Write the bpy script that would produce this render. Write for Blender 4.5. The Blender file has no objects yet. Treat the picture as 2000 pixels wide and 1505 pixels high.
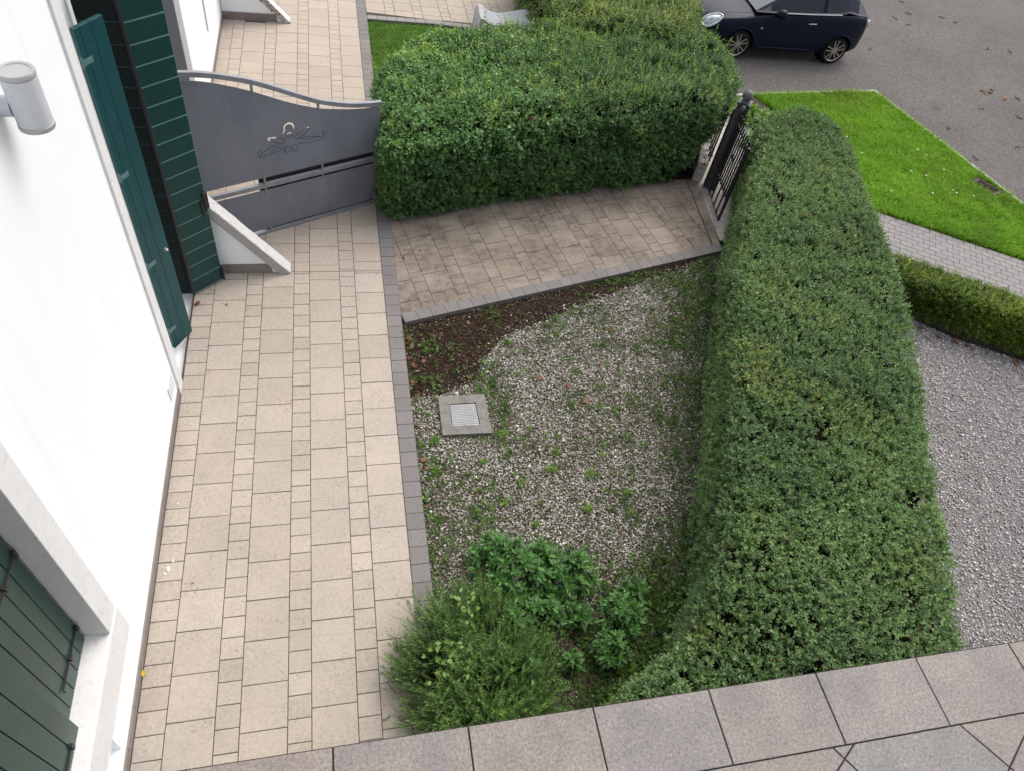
import bpy, bmesh, math, random
import numpy as np
from mathutils import Vector, Matrix
from mathutils.bvhtree import BVHTree

random.seed(7)
RNG = np.random.default_rng(11)
scene = bpy.context.scene
COL = scene.collection
PI = math.pi

# ------------------------------------------------------------------ camera
cam_data = bpy.data.cameras.new("camera")
cam_data.sensor_width = 36.0
cam_data.sensor_fit = 'HORIZONTAL'
cam_data.lens = 25.234
cam_data.clip_start = 0.05
cam_data.clip_end = 600
cam = bpy.data.objects.new("camera", cam_data)
cam.location = (1.68009, -7.49686, 6.93415)
cam.rotation_euler = (0.697596846, -0.140358201, -0.178942203)
COL.objects.link(cam)
scene.camera = cam

# ------------------------------------------------------------------ light
SUN_EL, SUN_AZ = math.radians(54), math.radians(48)      # azimuth clockwise from +y
world = bpy.data.worlds.new("World")
scene.world = world
world.use_nodes = True
wn = world.node_tree
for n in list(wn.nodes):
    wn.nodes.remove(n)
sky = wn.nodes.new('ShaderNodeTexSky')
sky.sky_type = 'NISHITA'
sky.sun_disc = False
sky.sun_elevation = SUN_EL
sky.sun_rotation = SUN_AZ
sky.air_density = 1.0
sky.dust_density = 6.0
sky.ozone_density = 1.0
hsv = wn.nodes.new('ShaderNodeHueSaturation')           # cloud veil: much paler than a clear sky
hsv.inputs['Saturation'].default_value = 0.62
bg = wn.nodes.new('ShaderNodeBackground')
bg.inputs['Strength'].default_value = 0.15
wo = wn.nodes.new('ShaderNodeOutputWorld')
wn.links.new(sky.outputs[0], hsv.inputs['Color'])
wn.links.new(hsv.outputs[0], bg.inputs['Color'])
wn.links.new(bg.outputs[0], wo.inputs['Surface'])

sun_data = bpy.data.lights.new("sun", 'SUN')
sun_data.energy = 1.15
sun_data.angle = math.radians(95)
sun_data.color = (1.0, 0.975, 0.945)
sun = bpy.data.objects.new("sun", sun_data)
sd = Vector((math.sin(SUN_AZ) * math.cos(SUN_EL), math.cos(SUN_AZ) * math.cos(SUN_EL), math.sin(SUN_EL)))
sun.rotation_euler = sd.to_track_quat('Z', 'Y').to_euler()
sun.location = (8, 4, 20)
COL.objects.link(sun)

vs = scene.view_settings
vs.view_transform = 'Standard'
vs.look = 'None'
vs.exposure = 0.38
vs.gamma = 1.0
vs.use_curve_mapping = False

# ------------------------------------------------------------------ helpers
def tag(o, label=None, cat=None, group=None, kind=None):
    if label: o['label'] = label
    if cat: o['category'] = cat
    if group: o['group'] = group
    if kind: o['kind'] = kind
    return o

def link(o, parent=None):
    COL.objects.link(o)
    if parent is not None:
        o.parent = parent
        if not o.get('_local'):
            o.matrix_parent_inverse = parent_world(parent).inverted()
    return o

def parent_world(p):
    m = Matrix.LocRotScale(p.location, p.rotation_euler, p.scale)
    if p.parent:
        m = parent_world(p.parent) @ p.matrix_parent_inverse @ m
    return m

def empty(name, loc, label=None, cat=None, group=None):
    o = bpy.data.objects.new(name, None)
    o.location = loc
    o.empty_display_size = 0.2
    COL.objects.link(o)
    return tag(o, label, cat, group)

class MB:
    """collects solids; build() links them as one mesh object"""
    def __init__(self):
        self.v = []; self.f = []
    def add(self, vs_, fs_):
        n = len(self.v)
        self.v += [tuple(p) for p in vs_]
        self.f += [tuple(i + n for i in f) for f in fs_]
        return self
    def box(self, a, b):
        (x0, y0, z0), (x1, y1, z1) = a, b
        return self.add([(x0,y0,z0),(x1,y0,z0),(x1,y1,z0),(x0,y1,z0),(x0,y0,z1),(x1,y0,z1),(x1,y1,z1),(x0,y1,z1)],
                        [(3,2,1,0),(4,5,6,7),(0,1,5,4),(1,2,6,5),(2,3,7,6),(3,0,4,7)])
    def obox(self, o, ax, ay, az, a, b):
        """box in a local frame o + ax*x + ay*y + az*z"""
        o, ax, ay, az = map(Vector, (o, ax, ay, az))
        m = MB().box(a, b)
        return self.add([o + ax*p[0] + ay*p[1] + az*p[2] for p in m.v], m.f)
    def prism(self, poly, z0, z1, bev=0.0):
        n = len(poly)
        if sum(poly[i][0]*poly[(i+1)%n][1]-poly[(i+1)%n][0]*poly[i][1] for i in range(n)) < 0:
            poly = poly[::-1]
        if bev > 0:
            inn = inset(poly, bev)
            vs_ = [(p[0],p[1],z0) for p in poly]+[(p[0],p[1],z1-bev) for p in poly]+[(p[0],p[1],z1) for p in inn]
            fs_ = [tuple(range(2*n,3*n))]
            for k in range(2):
                for i in range(n):
                    j = (i+1) % n
                    fs_.append((k*n+i, k*n+j, (k+1)*n+j, (k+1)*n+i))
        else:
            vs_ = [(p[0],p[1],z0) for p in poly]+[(p[0],p[1],z1) for p in poly]
            fs_ = [tuple(range(n-1,-1,-1)), tuple(range(n,2*n))]
            for i in range(n):
                j = (i+1) % n
                fs_.append((i, j, n+j, n+i))
        return self.add(vs_, fs_)
    def tube(self, pts, r, n=8, cap=True):
        pts = [Vector(p) for p in pts]
        rings = []
        for i, p in enumerate(pts):
            t = (pts[min(i+1, len(pts)-1)] - pts[max(i-1, 0)]).normalized()
            a = t.cross(Vector((0.13, 0.21, 0.97)))
            if a.length < 1e-3: a = t.cross(Vector((1, 0, 0)))
            a.normalize(); b = t.cross(a)
            rr = r[i] if isinstance(r, (list, tuple)) else r
            rings.append([p + a*math.cos(2*PI*k/n)*rr + b*math.sin(2*PI*k/n)*rr for k in range(n)])
        vs_ = [q for ring in rings for q in ring]; fs_ = []
        for i in range(len(pts)-1):
            for k in range(n):
                fs_.append((i*n+k, i*n+(k+1)%n, (i+1)*n+(k+1)%n, (i+1)*n+k))
        if cap:
            fs_ += [tuple(range(n-1,-1,-1)), tuple((len(pts)-1)*n+k for k in range(n))]
        return self.add(vs_, fs_)
    def lathe(self, o, axis, prof, n=24):
        o = Vector(o); ax = Vector(axis).normalized()
        a = ax.cross(Vector((0, 0, 1)))
        if a.length < 1e-3: a = Vector((1, 0, 0))
        a.normalize(); b = ax.cross(a)
        vs_ = []; fs_ = []
        for r, h in prof:
            for k in range(n):
                vs_.append(o + ax*h + (a*math.cos(2*PI*k/n) + b*math.sin(2*PI*k/n))*r)
        for i in range(len(prof)-1):
            for k in range(n):
                fs_.append((i*n+k, i*n+(k+1)%n, (i+1)*n+(k+1)%n, (i+1)*n+k))
        fs_ += [tuple(range(n-1,-1,-1)), tuple((len(prof)-1)*n+k for k in range(n))]
        return self.add(vs_, fs_)
    def mesh(self, name, mat):
        me = bpy.data.meshes.new(name)
        me.from_pydata(self.v, [], self.f)
        if mat: me.materials.append(mat)
        return me

def _mb_patch():
    def build(self, name, mat, parent=None, smooth=False, bevel=0.0, fix=False):
        me = self.mesh(name, mat)
        if fix:
            bm = bmesh.new(); bm.from_mesh(me)
            bmesh.ops.recalc_face_normals(bm, faces=bm.faces)
            bm.to_mesh(me); bm.free()
        o = bpy.data.objects.new(name, me)
        link(o, parent)
        if smooth:
            me.polygons.foreach_set('use_smooth', [True]*len(me.polygons))
            m = o.modifiers.new('split', 'EDGE_SPLIT'); m.split_angle = math.radians(38)
        if bevel > 0:
            m = o.modifiers.new('bevel', 'BEVEL'); m.width = bevel; m.segments = 2
            m.limit_method = 'ANGLE'; m.angle_limit = math.radians(40)
        return o
    MB.build = build
_mb_patch()

def inset(poly, d):
    n = len(poly); out = []
    for i in range(n):
        p0, p1, p2 = Vector(poly[i-1]), Vector(poly[i]), Vector(poly[(i+1) % n])
        a = (p1-p0); b = (p2-p1)
        if a.length < 1e-6 or b.length < 1e-6:
            out.append(tuple(p1)); continue
        a.normalize(); b.normalize()
        na = Vector((-a.y, a.x)); nb = Vector((-b.y, b.x))
        m = na+nb
        den = max(0.25, 1+na.dot(nb))
        out.append(tuple(p1 + m*(d/den)))
    return out

def clip(poly, clip_poly):
    """Sutherland-Hodgman; clip_poly convex, counter-clockwise"""
    out = list(poly)
    n = len(clip_poly)
    for i in range(n):
        a, b = clip_poly[i], clip_poly[(i+1) % n]
        inp, out = out, []
        if not inp: break
        side = lambda p: (b[0]-a[0])*(p[1]-a[1])-(b[1]-a[1])*(p[0]-a[0])
        for k in range(len(inp)):
            p, q = inp[k-1], inp[k]
            sp, sq = side(p), side(q)
            if (sp >= 0) != (sq >= 0):
                t = sp/(sp-sq)
                out.append((p[0]+(q[0]-p[0])*t, p[1]+(q[1]-p[1])*t))
            if sq >= 0: out.append(q)
    res = []
    for p in out:
        if not res or math.hypot(p[0]-res[-1][0], p[1]-res[-1][1]) > 0.004: res.append(p)
    if len(res) > 1 and math.hypot(res[0][0]-res[-1][0], res[0][1]-res[-1][1]) <= 0.004: res.pop()
    return res

def area(poly):
    return 0.5*sum(poly[i-1][0]*poly[i][1]-poly[i][0]*poly[i-1][1] for i in range(len(poly)))

# ------------------------------------------------------------------ materials
class NM:
    def __init__(self, name, rough=0.7, spec=0.3, metal=0.0):
        self.m = bpy.data.materials.new(name); self.m.use_nodes = True
        self.t = self.m.node_tree
        self.b = self.t.nodes['Principled BSDF']
        self.b.inputs['Roughness'].default_value = rough
        self.b.inputs['Specular IOR Level'].default_value = spec
        self.b.inputs['Metallic'].default_value = metal
        self.pos = self.n('ShaderNodeNewGeometry').outputs['Position']
    def n(self, t): return self.t.nodes.new(t)
    def l(self, a, b): self.t.links.new(a, b)
    def noise(self, scale, detail=4, rough=0.55, vec=None, dist=0.0):
        x = self.n('ShaderNodeTexNoise'); x.inputs['Scale'].default_value = scale
        x.inputs['Detail'].default_value = detail; x.inputs['Roughness'].default_value = rough
        x.inputs['Distortion'].default_value = dist
        self.l(vec or self.pos, x.inputs['Vector'])
        return x.outputs['Fac']
    def ramp(self, fac, stops):
        r = self.n('ShaderNodeValToRGB')
        e = r.color_ramp.elements
        while len(e) < len(stops): e.new(0.5)
        for el, (p, c) in zip(e, stops):
            el.position = p
            el.color = (c[0], c[1], c[2], 1) if isinstance(c, (tuple, list)) else (c, c, c, 1)
        self.l(fac, r.inputs[0])
        return r.outputs[0]
    def mix(self, a, b, fac, mode='MIX'):
        x = self.n('ShaderNodeMix'); x.data_type = 'RGBA'; x.blend_type = mode
        for s, v in ((6, a), (7, b)):
            if isinstance(v, (tuple, list)): x.inputs[s].default_value = (*v[:3], 1)
            else: self.l(v, x.inputs[s])
        if isinstance(fac, (int, float)): x.inputs[0].default_value = fac
        else: self.l(fac, x.inputs[0])
        return x.outputs[2]
    def rand(self): return self.n('ShaderNodeObjectInfo').outputs['Random']
    def bump(self, h, strength, dist=0.01):
        x = self.n('ShaderNodeBump'); x.inputs['Strength'].default_value = strength
        x.inputs['Distance'].default_value = dist
        self.l(h, x.inputs['Height']); self.l(x.outputs[0], self.b.inputs['Normal'])
    def color(self, c):
        if isinstance(c, (tuple, list)): self.b.inputs['Base Color'].default_value = (*c[:3], 1)
        else: self.l(c, self.b.inputs['Base Color'])
        return self

def simple(name, c, rough=0.6, spec=0.3, metal=0.0, var=0.12, scale=6.0, bump=0.0, bscale=60):
    m = NM(name, rough, spec, metal)
    k = 1+var
    m.color(m.ramp(m.noise(scale, 5), [(0.3, tuple(x*(1-var) for x in c)), (0.7, tuple(min(1, x*k) for x in c))]))
    if bump: m.bump(m.noise(bscale, 4), bump, 0.004)
    return m.m

def tile_mat(name, c0, c1, dirt, stains=0.0, relief=0.55):
    m = NM(name, 0.78, 0.25)
    base = m.ramp(m.rand(), [(0.0, c0), (1.0, c1)])
    base = m.mix(base, m.ramp(m.noise(26, 5, 0.65), [(0.30, 0.90), (0.62, 1.04)]), 1.0, 'MULTIPLY')
    base = m.mix(base, m.ramp(m.noise(1.3, 4), [(0.30, (0.93, 0.92, 0.93)), (0.68, (1.03, 1.0, 0.97))]), 1.0, 'MULTIPLY')
    pit = m.ramp(m.noise(62, 4, 0.62, dist=1.6), [(0.56, 0.0), (0.66, 1.0)])
    reg = m.ramp(m.noise(3.2, 3), [(0.38, 0.12), (0.62, 0.85)])
    base = m.mix(base, dirt, m.mix(pit, reg, 1.0, 'MULTIPLY'))
    if stains:
        st = m.ramp(m.noise(1.15, 6, 0.66), [(0.38, 0.0), (0.58, stains)])
        st2 = m.ramp(m.noise(9, 5, 0.7), [(0.35, 0.25), (0.65, 1.0)])
        base = m.mix(base, (0.10, 0.082, 0.062), m.mix(st, st2, 1.0, 'MULTIPLY'))
    m.color(base)
    h = m.mix(m.noise(38, 5, 0.6, dist=1.2), m.noise(140, 3), 0.35)
    m.bump(h, relief, 0.012)
    return m.m

def vcol_mat(name, rough=0.6, transl=0.0, spec=0.3, tcol=(1.25, 1.3, 0.6)):
    m = NM(name, rough, spec)
    a = m.n('ShaderNodeAttribute'); a.attribute_name = 'Col'
    m.color(a.outputs['Color'])
    if transl > 0:
        t = m.n('ShaderNodeBsdfTranslucent')
        m.l(m.mix(a.outputs['Color'], tcol, 1.0, 'MULTIPLY'), t.inputs['Color'])
        x = m.n('ShaderNodeMixShader'); x.inputs[0].default_value = transl
        m.l(m.b.outputs[0], x.inputs[1]); m.l(t.outputs[0], x.inputs[2])
        m.l(x.outputs[0], m.t.nodes['Material Output'].inputs['Surface'])
    return m.m

M = {}
M['tile'] = tile_mat('sand_tile', (0.412, 0.372, 0.322), (0.472, 0.428, 0.374), (0.085, 0.070, 0.052), stains=0.10)
M['path_tile'] = tile_mat('path_tile', (0.290, 0.252, 0.212), (0.345, 0.302, 0.258), (0.075, 0.062, 0.047), stains=0.88, relief=0.8)
M['far_tile'] = tile_mat('far_tile', (0.415, 0.365, 0.312), (0.455, 0.405, 0.35), (0.16, 0.125, 0.095), relief=0.4)
M['grey_sett'] = tile_mat('grey_sett', (0.185, 0.178, 0.178), (0.222, 0.213, 0.212), (0.08, 0.072, 0.066), relief=0.5)
M['balcony_tile'] = None
M['grout'] = simple('grout', (0.085, 0.066, 0.055), 0.9, 0.1, var=0.3, scale=20)

def balcony_mat():
    m = NM('porcelain_stone', 0.62, 0.35)
    base = m.ramp(m.rand(), [(0.0, (0.205, 0.193, 0.184)), (0.35, (0.232, 0.208, 0.188)), (0.65, (0.200, 0.194, 0.194)), (1.0, (0.238, 0.214, 0.192))])
    base = m.mix(base, m.ramp(m.noise(7, 5, 0.65), [(0.32, (0.80, 0.80, 0.82)), (0.66, (1.12, 1.09, 1.06))]), 1.0, 'MULTIPLY')
    base = m.mix(base, m.ramp(m.noise(150, 5, 0.8, dist=0.5), [(0.36, 0.58), (0.64, 1.28)]), 1.0, 'MULTIPLY')
    m.color(base)
    m.bump(m.noise(110, 4, 0.7), 0.22, 0.004)
    return m.m
M['balcony_tile'] = balcony_mat()
M['dark_joint'] = simple('dark_joint', (0.035, 0.026, 0.023), 0.9, 0.1)

def plaster():
    m = NM('white_plaster', 0.85, 0.2)
    c = m.ramp(m.noise(0.7, 5), [(0.3, (0.85, 0.885, 0.915)), (0.7, (0.875, 0.905, 0.93))])
    c = m.mix(c, (0.60, 0.60, 0.59), m.ramp(m.noise(5, 8, 0.75), [(0.66, 0.0), (0.74, 0.35)]))
    mp = m.n('ShaderNodeMapping'); mp.inputs['Scale'].default_value = (9, 9, 0.5)
    m.l(m.pos, mp.inputs['Vector'])
    c = m.mix(c, (0.66, 0.67, 0.67), m.ramp(m.noise(1.0, 6, 0.7, vec=mp.outputs[0]), [(0.55, 0.0), (0.78, 0.22)]))
    m.color(c); m.bump(m.mix(m.noise(70, 5), m.noise(3, 3), 0.4), 0.22, 0.006)
    return m.m
M['plaster'] = plaster()

def white_stone(name, c, wear, dirt=(0.33, 0.33, 0.33), th=0.58):
    m = NM(name, 0.8, 0.2)
    b = m.ramp(m.noise(3.0, 5), [(0.3, tuple(x*0.93 for x in c)), (0.7, c)])
    b = m.mix(b, dirt, m.ramp(m.noise(11, 9, 0.78, dist=1.6), [(th, 0.0), (th+0.10, wear)]))
    m.color(b); m.bump(m.noise(55, 6, 0.7), 0.28, 0.006)
    return m.m
M['stone'] = white_stone('white_stone', (0.74, 0.745, 0.755), 0.5, (0.42, 0.42, 0.42), 0.54)
M['grey_stone'] = white_stone('grey_stone', (0.44, 0.44, 0.455), 0.2)
M['coping'] = white_stone('coping_stone', (0.66, 0.655, 0.65), 0.7, th=0.52)
M['sawn'] = white_stone('sawn_stone', (0.40, 0.395, 0.385), 0.5, (0.22, 0.22, 0.21), 0.52)
M['weathered'] = white_stone('weathered_coping', (0.62, 0.60, 0.58), 1.0, (0.075, 0.06, 0.05), 0.46)
M['plinth'] = tile_mat('plinth_tile', (0.22, 0.20, 0.19), (0.25, 0.23, 0.215), (0.12, 0.105, 0.09), relief=0.3)

def paint(name, c, rough, spec):
    m = NM(name, rough, spec)
    k = m.ramp(m.noise(4, 5), [(0.3, tuple(x*0.85 for x in c)), (0.7, tuple(x*1.12 for x in c))])
    k = m.mix(k, tuple(x*0.75+0.035 for x in c), m.ramp(m.noise(7, 8, 0.75, dist=0.8), [(0.50, 0.0), (0.74, 0.24)]))
    m.color(k); m.bump(m.noise(30, 4), 0.08, 0.003)
    return m.m
M['green'] = paint('dark_green_enamel', (0.006, 0.046, 0.043), 0.42, 0.35)
M['lit_edge_green'] = paint('edge_light_green', (0.17, 0.34, 0.335), 0.5, 0.4)  # lighter green paints in the light caught along the board edges
M['teal'] = paint('teal_enamel', (0.005, 0.062, 0.071), 0.42, 0.45)
M['win_green'] = paint('shutter_green', (0.009, 0.047, 0.034), 0.36, 0.5)
M['shaded_green'] = paint('shaded_green_enamel', (0.0025, 0.008, 0.0085), 0.5, 0.15)  # near-black green: the shade of the door recess is put into the colour
M['iron'] = paint('black_iron', (0.020, 0.020, 0.023), 0.45, 0.45)
M['hinge'] = paint('painted_hinge', (0.10, 0.19, 0.20), 0.4, 0.5)
M['steel'] = simple('steel', (0.55, 0.55, 0.55), 0.3, 0.5, 0.9)

def gate_paint():
    m = NM('grey_gate_paint', 0.45, 0.45, 0.1)
    c = m.ramp(m.noise(1.6, 5), [(0.3, (0.165, 0.180, 0.218)), (0.7, (0.215, 0.230, 0.272))])
    c = m.mix(c, (0.075, 0.075, 0.08), m.ramp(m.noise(28, 6, 0.7), [(0.62, 0.0), (0.72, 0.5)]))
    mp = m.n('ShaderNodeMapping'); mp.inputs['Scale'].default_value = (7, 7, 0.8)
    m.l(m.pos, mp.inputs['Vector'])
    c = m.mix(c, (0.30, 0.31, 0.33), m.ramp(m.noise(1.0, 7, 0.75, vec=mp.outputs[0]), [(0.52, 0.0), (0.75, 0.35)]))
    m.color(c); m.bump(m.noise(2.5, 3), 0.06, 0.02)
    return m.m
M['gate'] = gate_paint()
M['gate_rail'] = simple('gate_rail_paint', (0.25, 0.262, 0.29), 0.4, 0.45, 0.2)
M['red'] = simple('red_plastic', (0.45, 0.05, 0.04), 0.4)
M['lamp'] = simple('lamp_enamel', (0.56, 0.58, 0.62), 0.45, 0.4, 0.05, var=0.04)
M['lamp_rim'] = simple('lamp_rim', (0.42, 0.42, 0.43), 0.4, 0.4, 0.2, var=0.04)

def ground_mat(name, stops, scale, rough=0.95, bs=60, bstr=0.6):
    m = NM(name, rough, 0.15)
    c = m.ramp(m.noise(scale, 8, 0.7), stops)
    c = m.mix(c, m.ramp(m.noise(scale*14, 4, 0.7), [(0.35, 0.65), (0.65, 1.2)]), 1.0, 'MULTIPLY')
    m.color(c); m.bump(m.noise(bs, 5, 0.7), bstr, 0.02)
    return m.m
M['soil'] = ground_mat('garden_soil', [(0.35, (0.085, 0.070, 0.052)), (0.52, (0.125, 0.108, 0.082)), (0.64, (0.075, 0.075, 0.042))], 2.5)
M['mulch_bed'] = ground_mat('dark_mulch', [(0.35, (0.020, 0.013, 0.010)), (0.65, (0.040, 0.027, 0.019))], 6)
M['turf'] = ground_mat('turf', [(0.35, (0.050, 0.11, 0.014)), (0.65, (0.08, 0.17, 0.02))], 5)
M['earth'] = ground_mat('earth', [(0.35, (0.10, 0.085, 0.065)), (0.65, (0.16, 0.14, 0.11))], 1.0)
M['grit'] = ground_mat('grit', [(0.35, (0.16, 0.15, 0.15)), (0.65, (0.27, 0.26, 0.26))], 9, bs=120)

def asphalt():
    m = NM('asphalt', 0.88, 0.25)
    c = m.ramp(m.noise(0.55, 5), [(0.3, (0.110, 0.102, 0.098)), (0.7, (0.142, 0.133, 0.128))])
    c = m.mix(c, m.ramp(m.noise(34, 5, 0.85), [(0.38, 0.40), (0.62, 1.55)]), 1.0, 'MULTIPLY')
    c = m.mix(c, (0.055, 0.048, 0.045), m.ramp(m.noise(1.1, 6, 0.7), [(0.58, 0.0), (0.74, 0.55)]))
    m.color(c); m.bump(m.noise(85, 4, 0.8), 0.7, 0.012)
    return m.m
M['asphalt'] = asphalt()
M['concrete'] = simple('concrete', (0.40, 0.385, 0.36), 0.85, 0.2, var=0.25, scale=9, bump=0.4, bscale=70)
M['mossy'] = NM('mossy_concrete', 0.9, 0.15)
_m = M['mossy']
_c = _m.ramp(_m.noise(5, 6, 0.7), [(0.35, (0.17, 0.165, 0.145)), (0.55, (0.24, 0.235, 0.22)), (0.7, (0.15, 0.16, 0.105))])
_c = _m.mix(_c, _m.ramp(_m.noise(80, 4, 0.7), [(0.35, 0.7), (0.65, 1.2)]), 1.0, 'MULTIPLY')
_m.color(_c); _m.bump(_m.noise(70, 5, 0.7), 0.5, 0.01)
M['mossy'] = _m.m
M['paver_joint'] = simple('paver_joint', (0.20, 0.19, 0.185), 0.9, 0.1, var=0.2)
M['paver'] = tile_mat('grey_paver', (0.25, 0.245, 0.245), (0.275, 0.268, 0.268), (0.2, 0.19, 0.185), relief=0.3)
M['zinc'] = simple('galvanised', (0.43, 0.44, 0.45), 0.5, 0.3, 0.1, var=0.12, scale=18)
M['grid'] = simple('lid_grooves', (0.30, 0.305, 0.31), 0.6)
M['cast'] = simple('cast_iron', (0.075, 0.062, 0.058), 0.7, 0.3, 0.2, var=0.3, scale=14)
M['tarp'] = simple('silver_tarp', (0.42, 0.44, 0.47), 0.5, 0.35, var=0.1, scale=5, bump=0.3, bscale=14)
M['leaf'] = vcol_mat('leaf', 0.45, 0.25, 0.45)
M['grass'] = vcol_mat('grass_blade', 0.55, 0.30, 0.25)
M['pebble'] = vcol_mat('pebble', 0.75, 0.0, 0.25)
M['core'] = simple('shaded_twigs', (0.011, 0.010, 0.006), 0.95, 0.05, var=0.4, scale=14)  # near-black: the shade inside the foliage is put into the colour
M['twig'] = simple('twig', (0.085, 0.062, 0.042), 0.85, 0.15, var=0.3, scale=12)
M['dry_leaf'] = None

def dry_leaf():
    m = NM('dry_leaf', 0.7, 0.2)
    c = m.ramp(m.rand(), [(0.0, (0.12, 0.05, 0.03)), (0.4, (0.20, 0.09, 0.05)), (0.75, (0.17, 0.11, 0.07)), (1.0, (0.24, 0.14, 0.08))])
    m.color(m.mix(c, m.ramp(m.noise(60, 4), [(0.3, 0.7), (0.7, 1.2)]), 1.0, 'MULTIPLY'))
    return m.m
M['dry_leaf'] = dry_leaf()
M['yellow_leaf'] = simple('yellow_leaf', (0.48, 0.33, 0.03), 0.6)

# ------------------------------------------------------------------ ground sheets
def sheet(name, poly, z, mat, kind='structure'):
    me = bpy.data.meshes.new(name)
    if area(poly) < 0: poly = poly[::-1]
    me.from_pydata([(p[0], p[1], z) for p in poly], [], [tuple(range(len(poly)))])
    me.materials.append(mat)
    o = bpy.data.objects.new(name, me); COL.objects.link(o)
    o['kind'] = kind
    return o

sheet('ground', [(-150, -150), (150, -150), (150, 150), (-150, 150)], -0.16, M['earth'])
sheet('road', [(8.4, 4.6), (9.6, 5.70), (10.3, 5.86), (13.66, 6.26), (14.7, 2.05), (15.6, -2.0), (17.0, -9.0), (60, -30), (60, 45), (4.0, 45), (6.5, 10)], -0.10, M['asphalt'])
GARDEN = [(2.39, -0.6), (7.9, 0.9), (9.2, 2.3), (9.9, 2.2), (9.5, 0.4), (8.4, -2.84), (7.2, -5.4), (6.6, -7.8), (2.39, -7.8)]
sheet('garden_ground', GARDEN, -0.085, M['soil'])
SOILBED = [(2.39, -0.70), (7.2, 0.60), (6.96, 0.38), (6.1, 0.05), (5.12, -0.36), (4.27, -0.75), (3.76, -0.97), (3.41, -1.37), (3.25, -1.75), (2.77, -1.92), (2.39, -1.95)]
sheet('soil_bed', SOILBED, -0.070, M['mulch_bed'])
GRAVEL_R = [(9.0, 0.2), (10.35, -0.95), (10.79, -1.36), (11.69, -1.86), (13.5, -2.8), (14.5, -9.5), (5.8, -9.5), (6.6, -6.4)]
sheet('gravel_yard', GRAVEL_R, -0.060, M['grit'])
LAWN = [(8.5, 3.6), (9.6, 5.60), (10.36, 5.78), (13.60, 6.18), (14.58, 2.05), (15.2, -0.72), (13.39, 0.38), (11.17, 1.74), (9.2, 2.95)]
sheet('lawn', LAWN, -0.050, M['turf'])
NLAWN = [(2.40, 4.0), (5.6, 4.0), (5.6, 7.62), (3.82, 8.06), (2.40, 8.10)]
sheet('neighbour_lawn', NLAWN, -0.050, M['turf'])

# kerb stones round the lawn
def along(a, b, w, step, z0, z1, name, mat, parent, gap=0.006, bev=0.006, off=0.0):
    """a row of blocks from a to b; the row lies to the right of a->b by w"""
    a, b = Vector(a), Vector(b)
    L = (b-a).length; t = (b-a)/L; nrm = Vector((t.y, -t.x))
    n = max(1, round(L/step)); s = L/n
    full = None; out = []
    for i in range(n):
        if full is None:
            full = MB().prism([(gap/2, -w), (s-gap/2, -w), (s-gap/2, 0), (gap/2, 0)], z0, z1, bev).mesh(name, mat)
        o = bpy.data.objects.new(name, full)
        p = a+t*(s*i)+nrm*off
        o.location = (p.x, p.y, random.uniform(-0.0015, 0.0015))
        o.rotation_euler = (0, 0, math.atan2(t.y, t.x))
        COL.objects.link(o); o.parent = parent
        out.append(o)
    return out

kerb = bpy.data.objects.new('kerb', None); COL.objects.link(kerb); kerb['kind'] = 'structure'
KP = [(9.75, 5.72), (10.36, 5.82), (13.63, 6.22), (13.95, 4.9), (14.30, 3.42), (14.62, 2.05), (15.25, -0.7)]
for i in range(len(KP)-1):
    along(KP[i], KP[i+1], 0.08, 1.0, -0.15, -0.015, 'kerb_stone', M['concrete'], kerb)

# ------------------------------------------------------------------ tiled paving
def tile_field(name, cols, y0, y1, mat, parent, offs, bigsz=0.4, smallsz=0.2, gap=0.007, keep=None):
    """cols: (x0, x1, small?, offset)"""
    cache = {}
    for (x0, x1, small, off) in cols:
        st = smallsz if small else bigsz
        k0 = math.floor((y0-off)/st)
        y = off+k0*st
        while y < y1:
            a, b = max(y, y0), min(y+st, y1)
            if b-a > 0.02 and (keep is None or keep((x0+x1)/2, (a+b)/2)):
                key = (round(x1-x0, 3), round(b-a, 3))
                if key not in cache:
                    w, h = x1-x0-gap, b-a-gap
                    cache[key] = MB().prism([(-w/2, -h/2), (w/2, -h/2), (w/2, h/2), (-w/2, h/2)], -0.03, 0, 0.003).mesh('paving_tile', mat)
                o = bpy.data.objects.new('small_tile' if small else 'large_tile', cache[key])
                o.location = ((x0+x1)/2, (a+b)/2, random.uniform(-0.0018, 0.0018))
                o.rotation_euler = (random.gauss(0, 0.0030), random.gauss(0, 0.0030), random.gauss(0, 0.0030))
                COL.objects.link(o); o.parent = parent
            y += st

walk = sheet('walkway', [(-0.26, -8.2), (2.395, -8.2), (2.395, 0.30), (-0.26, 0.30)], -0.006, M['grout'])
near_cols = [(-0.240, 0.0, True, -0.109), (0.0, 0.40, False, -0.234), (0.40, 0.6045, True, 0.057), (0.6045, 1.0045, False, 0.0),
             (1.0045, 1.209, True, 0.057), (1.209, 1.609, False, -0.272), (1.609, 1.8135, True, -0.008), (1.8135, 2.198, False, -0.141)]
YJ = {0: 0.30, 1: 0.30, 2: 0.30, 3: 0.30, 4: 0.30, 5: 0.30, 6: 0.30, 7: 0.30}
tile_field('walk', near_cols, -7.4, 0.30, M['tile'], walk, None)
fw = sheet('far_walkway', [(-0.9, 0.30), (2.395, 0.30), (2.395, 9.6), (-0.9, 9.6)], -0.006, M['grout'])
far_cols = [(-0.42, -0.2045, False, 0.12), (-0.2045, 0.0, True, 0.15), (0.0, 0.40, False, 0.06), (0.40, 0.6045, True, 0.02), (0.6045, 1.0045, False, 0.10),
            (1.0045, 1.209, True, 0.10), (1.209, 1.609, False, 0.03), (1.609, 1.8135, True, 0.14), (1.8135, 2.198, False, 0.10)]
wing_keep = lambda x, y: not (x < 0.35 and (0.28 < y < 0.46 or 7.70 < y < 7.9))
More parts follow.
